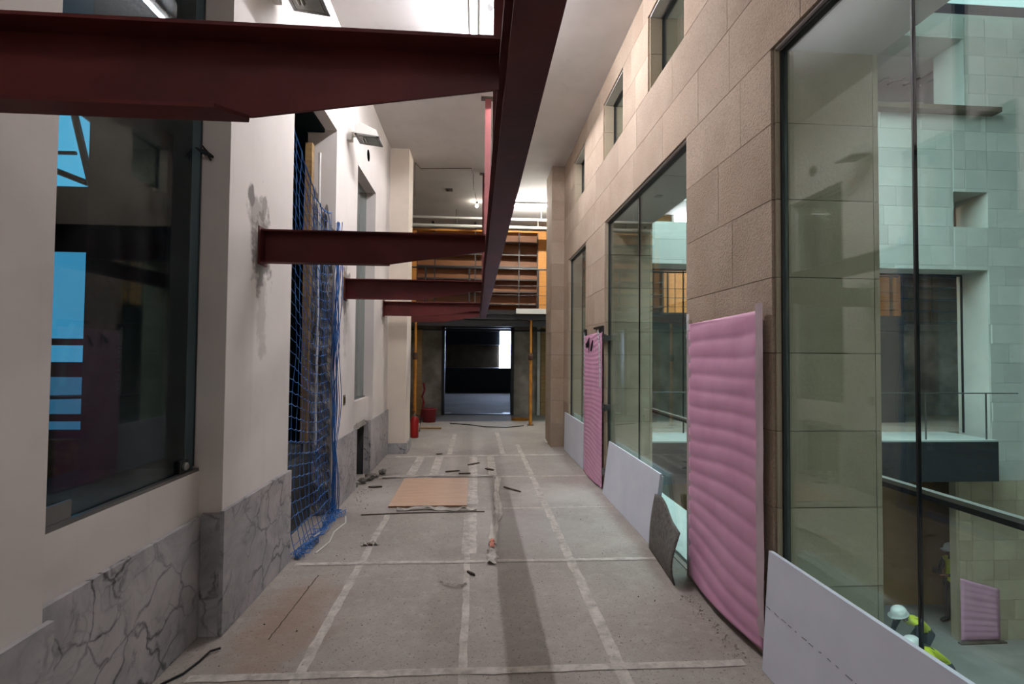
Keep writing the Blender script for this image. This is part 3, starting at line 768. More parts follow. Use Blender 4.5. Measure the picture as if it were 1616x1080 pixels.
o = obj('recessed_downlight', boxes((-0.66, -0.52, 10.45, 10.60, CZ - 0.02, CZ - 0.0005)), GREYM); tag(o, 'small square grey downlight box on the far ceiling', 'downlight')
obj('lens', boxes((-0.64, -0.60, 10.47, 10.58, CZ - 0.026, CZ - 0.0205)), BLACKM, o)

# ------------------------------------------------------------------ far gallery and back wall
YB = 14.0
bw = bmesh.new()
box(bw, -3.2, -0.93, YB, YB + 0.3, 0, 2.44); box(bw, 1.03, 16, YB, YB + 0.3, 0, 2.44)
wf = struct(obj('wall_front', bw, M('pale_concrete', (178, 171, 160), 0.9, 0.2, 2.2, (126, 120, 112), 0.5, 12)))
bw = bmesh.new(); box(bw, -3.2, 16, YB, YB + 0.3, 2.44, CZ); struct(obj('wall_upper_front', bw, PL))
struct(obj('wall_side_left', boxes((-3.4, -3.2, 8.6, 26, 0, CZ)), CONC))
o = struct(obj('trim_2', boxes((-3.2, 10.6, 12.0, 12.14, 2.30, 2.62), (-3.2, 10.6, 12.14, YB - 0.001, 2.44, 2.62)), DARK))
obj('edge_angle', boxes((-3.2, 10.6, 11.96, 11.999, 2.58, 2.68), (-3.2, 10.6, 11.94, 11.999, 2.46, 2.49)), DARK, o)
o = obj('fascia_strip', boxes((0.92, 1.9, 11.90, 11.939, 2.60, 2.72)), WHITE); tag(o, 'white strip of board fixed at the gallery edge', 'board')
# gallery rail
rail = tag(empty('gallery_rail', (0, 12.05, 2.68)), 'thin black gallery railing with wires before the bookcases', 'railing')
obj('handrail', tube(bmesh.new(), [(-3.1, 12.05, 3.67), (10.5, 12.05, 3.67)], 0.018, 8), DARK, rail)
for z in (3.27, 3.05, 2.83):
    obj('wire', tube(bmesh.new(), [(-3.1, 12.05, z), (10.5, 12.05, z)], 0.006, 6), DARK, rail)
for x in (-1.2, -0.18, 1.45, 3.0, 4.6, 6.2, 7.8, 9.4):
    obj('post', boxes((x - 0.02, x + 0.02, 12.04, 12.06, 2.621, 3.66)), DARK, rail)
# bookcases
def bookcase(x0, x1, label, uprights):
    t = tag(empty('bookcase', ((x0 + x1) / 2, YB - 0.2, 2.63)), label, 'bookcase', 'gallery bookcases')
    z0, z1, yf, yb_ = 2.63, 4.93, YB - 0.36, YB - 0.001
    obj('back_panel', boxes((x0, x1, yb_ - 0.012, yb_, z0, z1)), OAKD, t)
    obj('side_panel', boxes((x0 - 0.14, x0, yf - 0.01, yb_, z0, z1 + 0.05)), OAK, t); obj('side_panel', boxes((x1, x1 + 0.30, yf - 0.01, yb_, z0, z1 + 0.05)), OAK, t)
    obj('cornice', boxes((x0, x1, yf - 0.012, yb_, z1, z1 + 0.05)), OAK, t)
    n = 7
    for k in range(n):
        z = z0 + 0.02 + k * (z1 - z0 - 0.05) / (n - 0.25)
        obj('shelf', boxes((x0, x1, yf + 0.02, yb_ - 0.013, z, z + 0.022)), OAKD, t); obj('shelf_edge', boxes((x0, x1, yf, yf + 0.0195, z - 0.012, z + 0.024)), SHELF, t)
    for x in uprights:
        obj('upright', boxes((x - 0.015, x + 0.015, yf - 0.004, yf - 0.0005, z0, z1)), SHELF, t)
bookcase(-1.60, 1.64, 'long oak bookcase with empty dark shelves on the gallery above the dark doorway', (-1.58, -1.12, -0.05, 1.12, 1.62))
bookcase(2.12, 5.1, 'empty oak bookcase on the gallery behind the stone pier', (2.14, 3.1, 4.1, 5.08))
for k in range(4):
    x0 = 5.42 + k * 1.55
    o = obj('oak_panel', boxes((x0, x0 + 1.54, YB - 0.37, YB - 0.34, 2.63, 4.98)), OAK)
    tag(o, 'tall plain honey-oak panel on the gallery, seen through the atrium', 'panel', 'oak wall panels')
bookcase(11.95, 14.6, 'oak bookcase farthest along the gallery, seen through the near atrium window', (11.97, 12.9, 13.8, 14.58))
# services under the ceiling
for k, (y, z, r, m) in enumerate(((11.95, 4.83, 0.03, WHITE), (12.6, 4.80, 0.045, WHITE))):
    o = obj('ceiling_pipe', tube(bmesh.new(), [(-3.1, y, z), (10.4, y, z)], r, 10), m)
    tag(o, ['thin white pipe under the gallery ceiling', 'thicker white pipe under the gallery ceiling behind the thin one'][k], 'pipe', 'ceiling pipes')
    for x in (-2.5, -0.5, 1.5, 3.5, 6.0, 8.5):
        obj('pipe_hanger', boxes((x - 0.008, x + 0.008, y - 0.008, y + 0.008, z + r, CZ - 0.0005)), GREYM, o)
for k, x in enumerate((-1.12, -0.05)):
    bm = bmesh.new()
    tube(bm, [(x, 13.4, CZ - 0.002), (x + 0.01, 13.42, CZ - 0.1), (x + 0.05, 13.5, 4.99)], 0.02, 6)
    tube(bm, [(x - 0.01, 13.0, CZ - 0.03), (x, 13.1, CZ - 0.09), (x + 0.03, 13.4, CZ - 0.05)], 0.03, 6)
    o = obj('duct_bracket', bm, DARK); tag(o, ['black bent bracket above the oak bookcase, nearer the cream column', 'black bent bracket above the oak bookcase, beside the far hanger'][k], 'bracket', 'black ceiling brackets')

# dark doorway
d2 = struct(empty('door_2', (0.05, YB, 0)))
for x in (-0.93, 0.95):
    obj('door_post', boxes((x, x + 0.08, YB - 0.06, YB + 0.25, 0, 2.36)), DARK, d2)
    obj('base_plate', boxes((x - 0.02 if x < 0 else x - 0.2, x + 0.24 if x < 0 else x + 0.1, YB + 0.26, YB + 0.55, 0.0005, 0.012)), WHITE, d2)
obj('door_head', boxes((-0.93, 1.03, YB - 0.06, YB + 0.25, 2.361, 2.439), (-3.1, 1.9, YB - 0.14, YB - 0.065, 2.28, 2.32)), DARK, d2)
obj('threshold', boxes((-0.85, 0.95, YB + 0.02, YB + 0.14, 0.0005, 0.02)), DARK, d2)
struct(obj('wall_room_back', boxes((-3.2, 6, 24, 24.2, 0, 3.2)), M('dim_tan_wall', (150, 128, 104), 0.9, 0.15)))
struct(obj('ceiling_room', boxes((-3.2, 6, 14.3, 24, 3.0, 3.2)), DARK))
struct(obj('wall_room_right', boxes((3.0, 3.2, 14.3, 24, 0, 3.2)), CONCD))
o = struct(obj('trim_3', boxes((-3.1, 2.9, 23.4, 23.99, 2.12, 2.99)), DARK))
w9 = struct(empty('window_9', (1.35, 23.95, 1.05)))
DAYB = emit('blue_white_daylit_window', (196, 218, 255), CLEAR_E * 1.8)
obj('pane', boxes((1.08, 1.62, 23.93, 23.96, 1.05, 2.11)), DAYB, w9)
obj('pane', boxes((1.08, 1.62, 23.37, 23.39, 2.13, 2.78)), DAYB, w9)
obj('window_frame', boxes((1.03, 1.08, 23.9, 23.98, 1.0, 2.11), (1.62, 1.67, 23.9, 23.98, 1.0, 2.11)), DARK, w9)
o = obj('dark_counter', boxes((-1.5, 2.9, 22.6, 23.3, 0.001, 1.08)), DARK); tag(o, 'long black counter at the back of the dim room', 'counter')
obj('counter_panel', boxes((-1.1, 0.5, 22.57, 22.599, 0.2, 0.95)), M('charcoal_panel', (40, 40, 42)), o)
struct(obj('trim_4', boxes((1.08, 1.62, 23.3, 23.36, 2.79, 2.95)), DARK))
# props, extinguisher, bucket, boards against the back wall
def prop(x, y, h, label, base):
    t = tag(empty('steel_prop', (x, y, 0)), label, 'prop', 'orange steel props')
    obj('outer_tube', tube(bmesh.new(), [(x, y, 0.012), (x, y, h * 0.62)], 0.036, 12), PROP, t)
    obj('inner_tube', tube(bmesh.new(), [(x, y, h * 0.62), (x, y, h - 0.01)], 0.028, 12), PROP, t)
    obj('collar', lathe(bmesh.new(), ((0.05, -0.06), (0.06, -0.03), (0.06, 0.04), (0.045, 0.1)), (x, y, h * 0.64), 12), RUST, t)
    obj('base_plate', boxes((x - 0.07, x + 0.07, y - 0.07, y + 0.07, 0.0005, 0.011)), RUST, t)
    obj('head_plate', boxes((x - 0.07, x + 0.07, y - 0.07, y + 0.07, h - 0.0095, h)), RUST, t)
prop(1.27, 11.9, 2.455, 'orange steel prop right of the dark doorway', True)
prop(-1.40, 11.9, 2.455, 'orange steel prop behind the red extinguisher', True)
o = obj('timber_board', boxes((-1.52, -1.36, 13.0, 13.04, 0.001, 2.25)), OLDWOOD); tag(o, 'upright ochre timber board left of the dark doorway', 'board')
o = obj('yellow_ring', lathe(bmesh.new(), ((0.22, 0), (0.22, 0.03), (0.20, 0.035), (0.20, 0.0)), (1.12, 12.9, 0.001), 24), PROP); tag(o, 'flat yellow ring lying at the foot of the concrete wall', 'ring')
o = obj('pale_frame_board', boxes((1.66, 1.74, 13.9, 13.98, 0.001, 2.42)), WHITE); tag(o, 'pale upright frame board at the right of the concrete wall', 'board')
o = obj('ochre_door_leaf', boxes((1.76, 2.7, 13.93, 13.98, 0.001, 2.42)), OLDWOOD); tag(o, 'ochre wooden leaf behind the stone column', 'door leaf')
obj('handle', boxes((1.84, 1.90, 13.89, 13.929, 1.02, 1.06)), PROP, o)
t = tag(empty('fire_extinguisher', (-1.19, 10.15, 0)), 'red fire extinguisher standing behind the cream column', 'extinguisher')
obj('cylinder', lathe(bmesh.new(), ((0.075, 0.001), (0.08, 0.02), (0.08, 0.34), (0.06, 0.39), (0.03, 0.41)), (-1.19, 10.15, 0), 18), REDP, t, True)
obj('valve', lathe(bmesh.new(), ((0.02, 0.41), (0.02, 0.46), (0.012, 0.48)), (-1.19, 10.15, 0), 10), ALU, t)
obj('handle', boxes((-1.25, -1.17, 10.14, 10.16, 0.465, 0.48), (-1.25, -1.17, 10.14, 10.16, 0.495, 0.51)), BLACKM, t)
obj('hose', tube(bmesh.new(), [(-1.17, 10.14, 0.45), (-1.09, 10.12, 0.42), (-1.07, 10.12, 0.3), (-1.09, 10.12, 0.12)], 0.011, 8), BLACKM, t)
t = tag(empty('red_bucket', (-1.12, 12.5, 0)), 'faded red plastic tub on the floor left of the dark doorway', 'bucket')
bm = bmesh.new(); lathe(bm, ((0.15, 0.001), (0.17, 0.30), (0.185, 0.31), (0.185, 0.33), (0.165, 0.33), (0.145, 0.02)), (-1.12, 12.5, 0), 20)
obj('body', bm, REDB, t, True)
obj('handle', tube(bmesh.new(), [(-1.30, 12.5, 0.31), (-1.24, 12.38, 0.36), (-1.12, 12.32, 0.37), (-1.0, 12.38, 0.36), (-0.94, 12.5, 0.31)], 0.006, 6), GREYM, t)
t = obj('red_hose', tube(bmesh.new(), [(-1.30, 12.9, 0.92), (-1.27, 12.85, 0.75), (-1.32, 12.8, 0.6), (-1.28, 12.8, 0.45), (-1.36, 12.8, 0.02)], 0.025, 8), REDB); tag(t, 'dark red hose hanging over the faded red tub', 'hose')
o = obj('pale_plank', boxes((-1.2, -0.75, 11.3, 11.45, 0.001, 0.03)), OLDWOOD); tag(o, 'short pale plank on the floor before the red tub', 'plank')
bm = tube(bmesh.new(), [(-0.6, 12.2, 0.01), (-0.1, 11.9, 0.01), (0.2, 11.6, 0.01), (0.7, 11.5, 0.01), (1.1, 11.75, 0.01)], 0.012, 6)
o = obj('floor_cable', bm, BLACKM); tag(o, 'black cable curving over the floor before the dark doorway', 'cable')

# ------------------------------------------------------------------ atrium beyond the right wall
YE = 10.05; ZL = -4.2
struct(obj('floor_atrium', boxes((XO - 0.6, 16, -3, 16, ZL - 0.2, ZL)), M('dusty_slab', (150, 144, 138), 0.9, 0.12, 2)))
struct(obj('wall_atrium_right', boxes((13.2, 13.4, -3, YE, ZL, 9.2)), CONC))
struct(obj('wall_atrium_back', boxes((XO - 0.3, 13.4, -3.3, -3, ZL, 9.2)), STONE3))
struct(obj('wall_atrium_left', boxes((XO - 0.03, XO, -3, YE, ZL, -0.41), (XO - 0.03, XO, -3, YE, CZ + 0.31, 9.2)), STONE3))
# end wall: openings as (x0,x1,z0,z1)
EH = [(2.3, 10.78, -0.9, 3.5), (2.6, 5.6, 4.36, 7.0), (7.6, 10.3, 6.9, 8.46), (10.03, 10.79, 4.38, 5.16), (2.3, 9.98, ZL, -0.9)]
def grid_wall(y0, y1, x_lo, x_hi, z_lo, z_hi, holes):
    bm = bmesh.new()
    xs = sorted({x_lo, x_hi, *[h[0] for h in holes], *[h[1] for h in holes]}); zs = sorted({z_lo, z_hi, *[h[2] for h in holes], *[h[3] for h in holes]})
    for a, b in zip(xs, xs[1:]):
        for c, d in zip(zs, zs[1:]):
            m = ((a + b) / 2, (c + d) / 2)
            if not any(h[0] < m[0] < h[1] and h[2] < m[1] < h[3] for h in holes):
                box(bm, a, b, y0, y1, c, d)
    bmesh.ops.remove_doubles(bm, verts=bm.verts[:], dist=1e-5)
    return bm
wae = struct(obj('wall_atrium_end', grid_wall(YE + 0.016, YE + 0.72, XO, 13.2, -0.9, 9.0, EH[:4]), STONE3))
struct(obj('wall_atrium_lower', boxes((9.98, 13.2, YE + 0.016, YE + 0.17, ZL, -0.9)), STONE2))
re_ = random.Random(11); z = -0.9; zc = [ZL]
while zc[-1] < 8.9: zc.append(min(zc[-1] + 0.41, 9.0))
for z0, z1 in zip(zc, zc[1:]):
    cuts = [XO]; x = XO + 0.3 + re_.random()
    while x < 13.0: cuts.append(x); x += 0.9 + 0.5 * re_.random()
    pts = sorted(set(cuts + [13.2] + [h[i] for h in EH for i in (0, 1)]))
    for a, b in zip(pts, pts[1:]):
        if b - a < 0.05: continue
        zz = [z0] + sorted([h[i] for h in EH for i in (2, 3) if z0 + 0.03 < h[i] < z1 - 0.03 and h[0] < (a + b) / 2 < h[1]]) + [z1]
        for c, d in zip(zz, zz[1:]):
            m = ((a + b) / 2, (c + d) / 2)
            if any(h[0] < m[0] < h[1] and h[2] < m[1] < h[3] for h in EH): continue
            obj('stone_block', boxes((a + 0.003, b - 0.003, YE - 0.001 * re_.random(), YE + 0.0155, c + 0.003, d - 0.003)), STONE3 if c > -0.95 else STONE2, wae)
obj('upper_ledge', boxes((7.5, 10.92, YE - 0.22, YE - 0.002, 6.80, 6.9)), M('brown_ledge', (96, 84, 70)), wae)
struct(obj('trim_5', boxes((2.3, 10.45, 9.6, YE + 0.72, -0.82, -0.03)), M('charcoal_fascia', (44, 46, 48), 0.8, 0.1)))
struct(obj('floor_landing', boxes((2.3, 10.45, 9.6, YE + 0.72, -0.0295, 0.0)), M('pale_landing', (186, 196, 192), 0.6, 0.08)))
ar = tag(empty('landing_rail', (6, 9.7, 0)), 'thin steel guard rail along the atrium landing edge', 'railing')
obj('rail_bar', tube(bmesh.new(), [(2.4, 9.7, 0.93), (11.0, 9.7, 0.93)], 0.012, 8), GREYM, ar)
for x in (2.5, 4.1, 5.8, 7.4, 9.0, 10.3):
    obj('rail_post', boxes((x - 0.01, x + 0.01, 9.69, 9.71, 0.0005, 0.925)), GREYM, ar)
we = struct(empty('window_10', (6, YE + 0.6, 0)))
for a, b in ((2.32, 4.4), (4.42, 6.5), (6.52, 8.7), (8.72, 10.76)):
    obj('pane', boxes((a, b, YE + 0.60, YE + 0.612, 0.03, 3.46)), G_CLEAR, we)
    obj('mullion', boxes((b, b + 0.02, YE + 0.585, YE + 0.625, 0.001, 3.48)), DARK, we)
obj('head_channel', boxes((2.31, 10.77, YE + 0.585, YE + 0.625, 3.4605, 3.499)), DARK, we)
for k, x in enumerate((6.8, 8.2, 9.55)):
    o = obj('dark_screen', boxes((x, x + 1.3, 12.3, 12.34, 0.001, 2.29)), M('charcoal_screen', (52, 54, 56), 0.6, 0.1)); tag(o, 'charcoal screen panel standing below the gallery, beyond the landing glass', 'screen', 'charcoal screens under the gallery')
struct(obj('wall_gallery_right', boxes((15, 15.2, YE + 0.7, 14.3, 0, CZ)), CONC))
# guard rail right outside the corridor glass
gr = tag(empty('glass_guard_rail', (2.2, 3, 0.93)), 'straight metal handrail running outside the corridor windows', 'handrail')
obj('handrail', boxes((2.185, 2.225, -1.5, 9.55, 0.945, 0.965)), ALU, gr)
obj('rail_underside', boxes((2.19, 2.22, -1.5, 9.55, 0.918, 0.9445)), DARK, gr)
for y in (0.15, 3.15, 6.7, 9.2):
    obj('bracket', boxes((XO + 0.001, 2.19, y - 0.015, y + 0.015, 0.925, 0.942)), DARK, gr)
# glazed roof and upper rooms
sk = struct(empty('window_11', (7, 5, 9.2)))
for i in range(2):
    x0 = XO + 0.2 + i * 1.4
    obj('roof_pane', boxes((x0, x0 + 1.34, 1.5, YE - 0.02, 9.2, 9.22)), SKYL, sk)
    obj('roof_bar', boxes((x0 + 1.34, x0 + 1.4, 1.5, YE - 0.02, 9.14, 9.22)), WHITE, sk)
obj('roof_pane', boxes((8.9, 13.2, 9.3, YE - 0.02, 9.2, 9.22)), SKYL2, sk)
struct(obj('ceiling_atrium', boxes((XO, 13.2, -3, 1.5, 9.2, 9.3), (5.15, 8.9, 1.5, YE, 9.2, 9.3), (8.9, 13.2, 1.5, 9.3, 9.2, 9.3)), PC))
struct(obj('wall_upper_room', boxes((2.3, 5.9, 12.0, 12.1, 4.36, 7.2), (5.8, 5.9, YE + 0.72, 12, 4.36, 7.2), (2.2, 2.3, YE + 0.72, 12, 4.36, 7.2)), OCHRE))
w12 = struct(empty('window_12', (4.9, 11.9, 4.5)))
obj('pane', boxes((4.72, 5.75, 11.94, 11.96, 4.6, 6.8)), DAYW, w12)
obj('window_frame', boxes((4.66, 4.72, 11.93, 11.999, 4.55, 6.85), (4.72, 5.75, 11.93, 11.999, 4.55, 4.6)), WHITE, w12)
struct(obj('wall_roof_room', boxes((7.2, 10.8, 11.8, 11.9, 6.4, 8.9), (7.1, 7.2, YE + 0.72, 11.9, 6.4, 8.9), (10.8, 10.9, YE + 0.72, 11.9, 6.4, 8.9), (7.2, 10.8, YE + 0.72, 11.8, 6.4, 6.5)), M('grey_violet_wall', (128, 112, 116), 0.8, 0.1)))
struct(obj('ceiling_roof_room', boxes((7.2, 10.8, YE + 0.72, 11.8, 8.5, 8.6)), PC))
rt_ = tag(empty('roof_truss', (9, 11.6, 6.9)), 'slanting dark roof truss in the opening above the atrium ledge', 'truss')
for k in range(6):
    x = 7.3 + 0.55 * k
    obj('brace', tube(bmesh.new(), [(x, 11.70, 6.92), (x + 1.1, 11.72, 7.75)], 0.06, 6), M('dark_brace', (84, 70, 74), 0.7, 0.1), rt_)
for k in range(9):
    x = 7.3 + 0.38 * k
    obj('purlin', tube(bmesh.new(), [(x, 11.2, 8.05), (x + 0.5, 11.3, 8.3)], 0.025, 6), M('dark_brace', (84, 70, 74)), rt_)
for z in (7.85, 7.12):
    obj('tie_bar', tube(bmesh.new(), [(7.2, 11.6, z), (10.8, 11.6, z)], 0.03, 8), STEELP if z < 7.5 else GREYM, rt_)
# lower level: back wall, pier, pink sheet, workers
struct(obj('wall_lower_back', boxes((XO, 9.0, 12.4, 12.6, ZL, -0.45), (9.0, 13.2, 11.6, 11.8, ZL, -0.45)), OCHRE))
struct(obj('ceiling_lower', boxes((XO, 13.2, YE + 0.72, 12.6, -0.5, -0.41)), CONCD))
pier = struct(empty('wall_pier', (10, 9.8, ZL)))
obj('pier_core', boxes((8.45, 8.85, 11.0, 11.4, ZL, -0.5)), CONCD, pier)
obj('pier_post', boxes((8.1, 8.3, 10.9, 11.1, ZL, -0.5)), OCHRE, pier)
o = obj('pink_foam_sheet', sheet(8, 30, lambda u, v: (10.0 + 0.86 * u, YE - 0.03 - 0.02 * ((v * 9) % 1), ZL + 0.02 + (1.28 - 0.24 * u) * v), 0.004), PINK, None, True); tag(o, 'low pink foam sheet on the pier of the atrium below', 'foam sheet', 'pink foam sheets')
o = obj('fallen_batten', boxes((9.9, 10.9, YE - 0.14, YE - 0.06, ZL + 0.0005, ZL + 0.03)), TIMBER); tag(o, 'dark wooden batten at the foot of the low pink sheet', 'batten')
def person(name, label, joints, edges, root, helmet, face, vest_ids, gloves, pants_z, strap=None):
    """one skinned body; hair, helmet and vest are children"""
    p0 = Vector(joints[root][0])
    me = bpy.data.meshes.new('body'); ids = list(joints); me.from_pydata([joints[k][0] for k in ids], [(ids.index(a), ids.index(b)) for a, b in edges], [])
    o = bpy.data.objects.new(name, me); COL.objects.link(o)
    sm = o.modifiers.new('skin', 'SKIN'); sm.use_smooth_shade = True
    for k, sv in zip(ids, me.skin_vertices[0].data):
        r = joints[k][1]; sv.radius = r if isinstance(r, tuple) else (r, r); sv.use_root = (k == root)
    o.modifiers.new('sub', 'SUBSURF').levels = 2; o.modifiers['sub'].render_levels = 2
    dg = bpy.context.evaluated_depsgraph_get(); ev = o.evaluated_get(dg); me2 = bpy.data.meshes.new_from_object(ev)
    o.modifiers.clear(); o.data = me2
    for m in (NAVY, SKIN, VEST): me2.materials.append(m)
    segs = [(Vector(joints[a][0]), Vector(joints[b][0]), a, b) for a, b in edges]
    def near(c):
        best = None
        for A, B, a, b in segs:
            d = B - A; t_ = max(0, min(1, (c - A).dot(d) / max(d.length_squared, 1e-9))); q = (A + d * t_ - c).length
            if best is None or q < best[0]: best = (q, a, b, t_)
        return best
    for poly in me2.polygons:
        poly.use_smooth = True
        q, a, b, t_ = near(Vector(poly.center))
        if any(s in (a, b) for s in ('head', 'crown', 'handL', 'handR')) or a.startswith('f') or b.startswith('f'): poly.material_index = 1
        elif (a, b) in vest_ids: poly.material_index = 2
        else: poly.material_index = 0
    tag(o, label, 'person', 'workers in the atrium')
    hc, up = Vector(helmet[0]), Vector(helmet[1]).normalized(); fd = Vector(face).normalized(); sd = up.cross(fd).normalized()
    bm = bmesh.new(); seg = 18; rings = []
    for (r, h) in ((0.128, -0.01), (0.126, 0.03), (0.118, 0.07), (0.095, 0.105), (0.06, 0.128), (0.012, 0.137)):
        rings.append([bm.verts.new(hc + fd * (r * 1.14 * math.cos(2 * math.pi * k / seg)) + sd * (r * math.sin(2 * math.pi * k / seg)) + up * h) for k in range(seg)])
    for r0, r1 in zip(rings, rings[1:]):
        for k in range(seg): bm.faces.new((r0[k], r0[(k + 1) % seg], r1[(k + 1) % seg], r1[k]))
    bm.faces.new(rings[-1])
    bmesh.ops.recalc_face_normals(bm, faces=bm.faces[:])
    hl = obj('helmet', bm, HELMET, o, True)
    bm = bmesh.new(); inn, outr = [], []
    for k in range(seg):
        a = 2 * math.pi * k / seg; w = 0.022 + 0.05 * max(0, math.cos(a)) ** 2
        base = hc + fd * (0.126 * 1.14 * math.cos(a)) + sd * (0.126 * math.sin(a)); dirv = (fd * math.cos(a) + sd * math.sin(a))
        inn.append(bm.verts.new(base - up * 0.004)); outr.append(bm.verts.new(base + dirv * w - up * 0.014))
    for k in range(seg): bm.faces.new((inn[k], inn[(k + 1) % seg], outr[(k + 1) % seg], outr[k]))
    bmesh.ops.solidify(bm, geom=bm.faces[:], thickness=0.006)
    obj('brim', bm, HELMET, hl, True)
    # face
    fc = hc - up * 0.075
    obj('nose', tube(bmesh.new(), [fc + fd * 0.10 + up * 0.02, fc + fd * 0.128 - up * 0.015, fc + fd * 0.10 - up * 0.022], [0.008, 0.016, 0.01], 6), SKIN, o, True)
    for s in (-1, 1):
        bm = bmesh.new(); bmesh.ops.create_icosphere(bm, subdivisions=1, radius=0.012)
        for v in bm.verts: v.co += fc + fd * 0.092 + sd * (0.034 * s) + up * 0.022
        obj('eye', bm, BLACKM, o)
        bm = bmesh.new(); bmesh.ops.create_icosphere(bm, subdivisions=2, radius=0.03)
        for v in bm.verts: v.co = fd * v.co.x * 0.8 + sd * v.co.y * 0.35 + up * v.co.z + fc + sd * (0.088 * s) + up * 0.0
        obj('ear', bm, SKIN, o, True)
    obj('mouth', tube(bmesh.new(), [fc + fd * 0.094 + sd * -0.024 - up * 0.05, fc + fd * 0.1 - up * 0.052, fc + fd * 0.094 + sd * 0.024 - up * 0.05], 0.005, 6), M('lips', (120, 66, 58)), o)
    return o
def hand(j, e, side, wrist, d, n):
    """palm, four fingers and a thumb, added to a skeleton; d points along the hand, n away from the palm"""
    w = Vector(wrist); d = Vector(d).normalized(); n = Vector(n).normalized(); s = d.cross(n).normalized()
    hk = 'hand' + side; j[hk] = (tuple(w + d * 0.055), (0.034, 0.02)); e.append(('wrist' + side, hk))
    for q, (off, ln) in enumerate(((-0.03, 0.068), (-0.01, 0.078), (0.011, 0.074), (0.031, 0.058))):
        a, b, c = 'f%s%da' % (side, q), 'f%s%db' % (side, q), 'f%s%dc' % (side, q)
        k0 = w + d * 0.09 + s * off; k1 = k0 + d * ln * 0.6 - n * 0.012; k2 = k1 + d * ln * 0.3 - n * 0.03
        j[a] = (tuple(k0), 0.011); j[b] = (tuple(k1), 0.0095); j[c] = (tuple(k2), 0.008)
        e += [(hk, a), (a, b), (b, c)]
    k0 = w + d * 0.04 - s * 0.04 - n * 0.01; k1 = k0 + d * 0.04 - s * 0.02 - n * 0.02
    j['f%sta' % side] = (tuple(k0), 0.012); j['f%stb' % side] = (tuple(k1), 0.009); e += [(hk, 'f%sta' % side), ('f%sta' % side, 'f%stb' % side)]
def standing(ox, oy):
    f = Vector((-1, -0.1, 0)).normalized(); s = Vector((-f.y, f.x, 0)) * -1   # faces -x; s = its own left (towards the camera side)
    P = lambda a, b, c: (ox + f.x * a + s.x * b, oy + f.y * a + s.y * b, ZL + c)
    j = {'pelvis': (P(0, 0, 0.93), (0.15, 0.11)), 'waist': (P(0.01, 0, 1.08), (0.14, 0.105)), 'chest': (P(0.0, 0, 1.28), (0.165, 0.115)), 'neck0': (P(0.0, 0, 1.42), (0.09, 0.08)),
         'neck': (P(0.02, 0, 1.48), 0.055), 'head': (P(0.05, 0, 1.57), (0.078, 0.092)), 'crown': (P(0.05, 0, 1.67), (0.07, 0.085))}
    e = [('pelvis', 'waist'), ('waist', 'chest'), ('chest', 'neck0'), ('neck0', 'neck'), ('neck', 'head'), ('head', 'crown')]
    for sd, b in (('L', 1), ('R', -1)):
        j['hip' + sd] = (P(0, 0.09 * b, 0.88), 0.095); j['knee' + sd] = (P(0.03, 0.10 * b, 0.48), 0.062); j['ankle' + sd] = (P(-0.01 + 0.05 * b, 0.10 * b, 0.09), 0.045); j['toe' + sd] = (P(0.17 + 0.05 * b, 0.11 * b, 0.04), (0.04, 0.035))
        j['sh' + sd] = (P(0, 0.19 * b, 1.37), 0.065); j['el' + sd] = (P(0.06, 0.24 * b, 1.10), 0.045); j['wrist' + sd] = (P(0.27, 0.12 * b, 1.12), 0.03)
        e += [('pelvis', 'hip' + sd), ('hip' + sd, 'knee' + sd), ('knee' + sd, 'ankle' + sd), ('ankle' + sd, 'toe' + sd), ('neck0', 'sh' + sd), ('sh' + sd, 'el' + sd), ('el' + sd, 'wrist' + sd)]
        hand(j, e, sd, j['wrist' + sd][0], f + Vector((0, 0, 0.15)) - s * (0.3 * b), Vector((0, 0, 1)))
    ve = {('pelvis', 'waist'), ('waist', 'chest'), ('chest', 'neck0'), ('neck0', 'shL'), ('neck0', 'shR')}
    return person('person', 'worker in white helmet and yellow vest standing at the ochre wall holding a device', j, e, 'pelvis', (P(0.05, 0, 1.63), (0, 0, 1)), f, ve, False, 0.9), P
pp, PP = standing(10.54, 10.72)
o = obj('handheld_device', boxes((10.54 - 0.46, 10.54 - 0.38, 10.60, 10.76, ZL + 1.14, ZL + 1.24)), BLACKM); tag(o, 'black handheld device in the hands of the standing worker', 'device')
obj('strap', tube(bmesh.new(), [(10.20, 10.61, ZL + 1.14), (10.19, 10.61, ZL + 0.98), (10.22, 10.61, ZL + 0.90), (10.25, 10.62, ZL + 1.0), (10.23, 10.62, ZL + 1.14)], 0.008, 6), BLACKM, o)
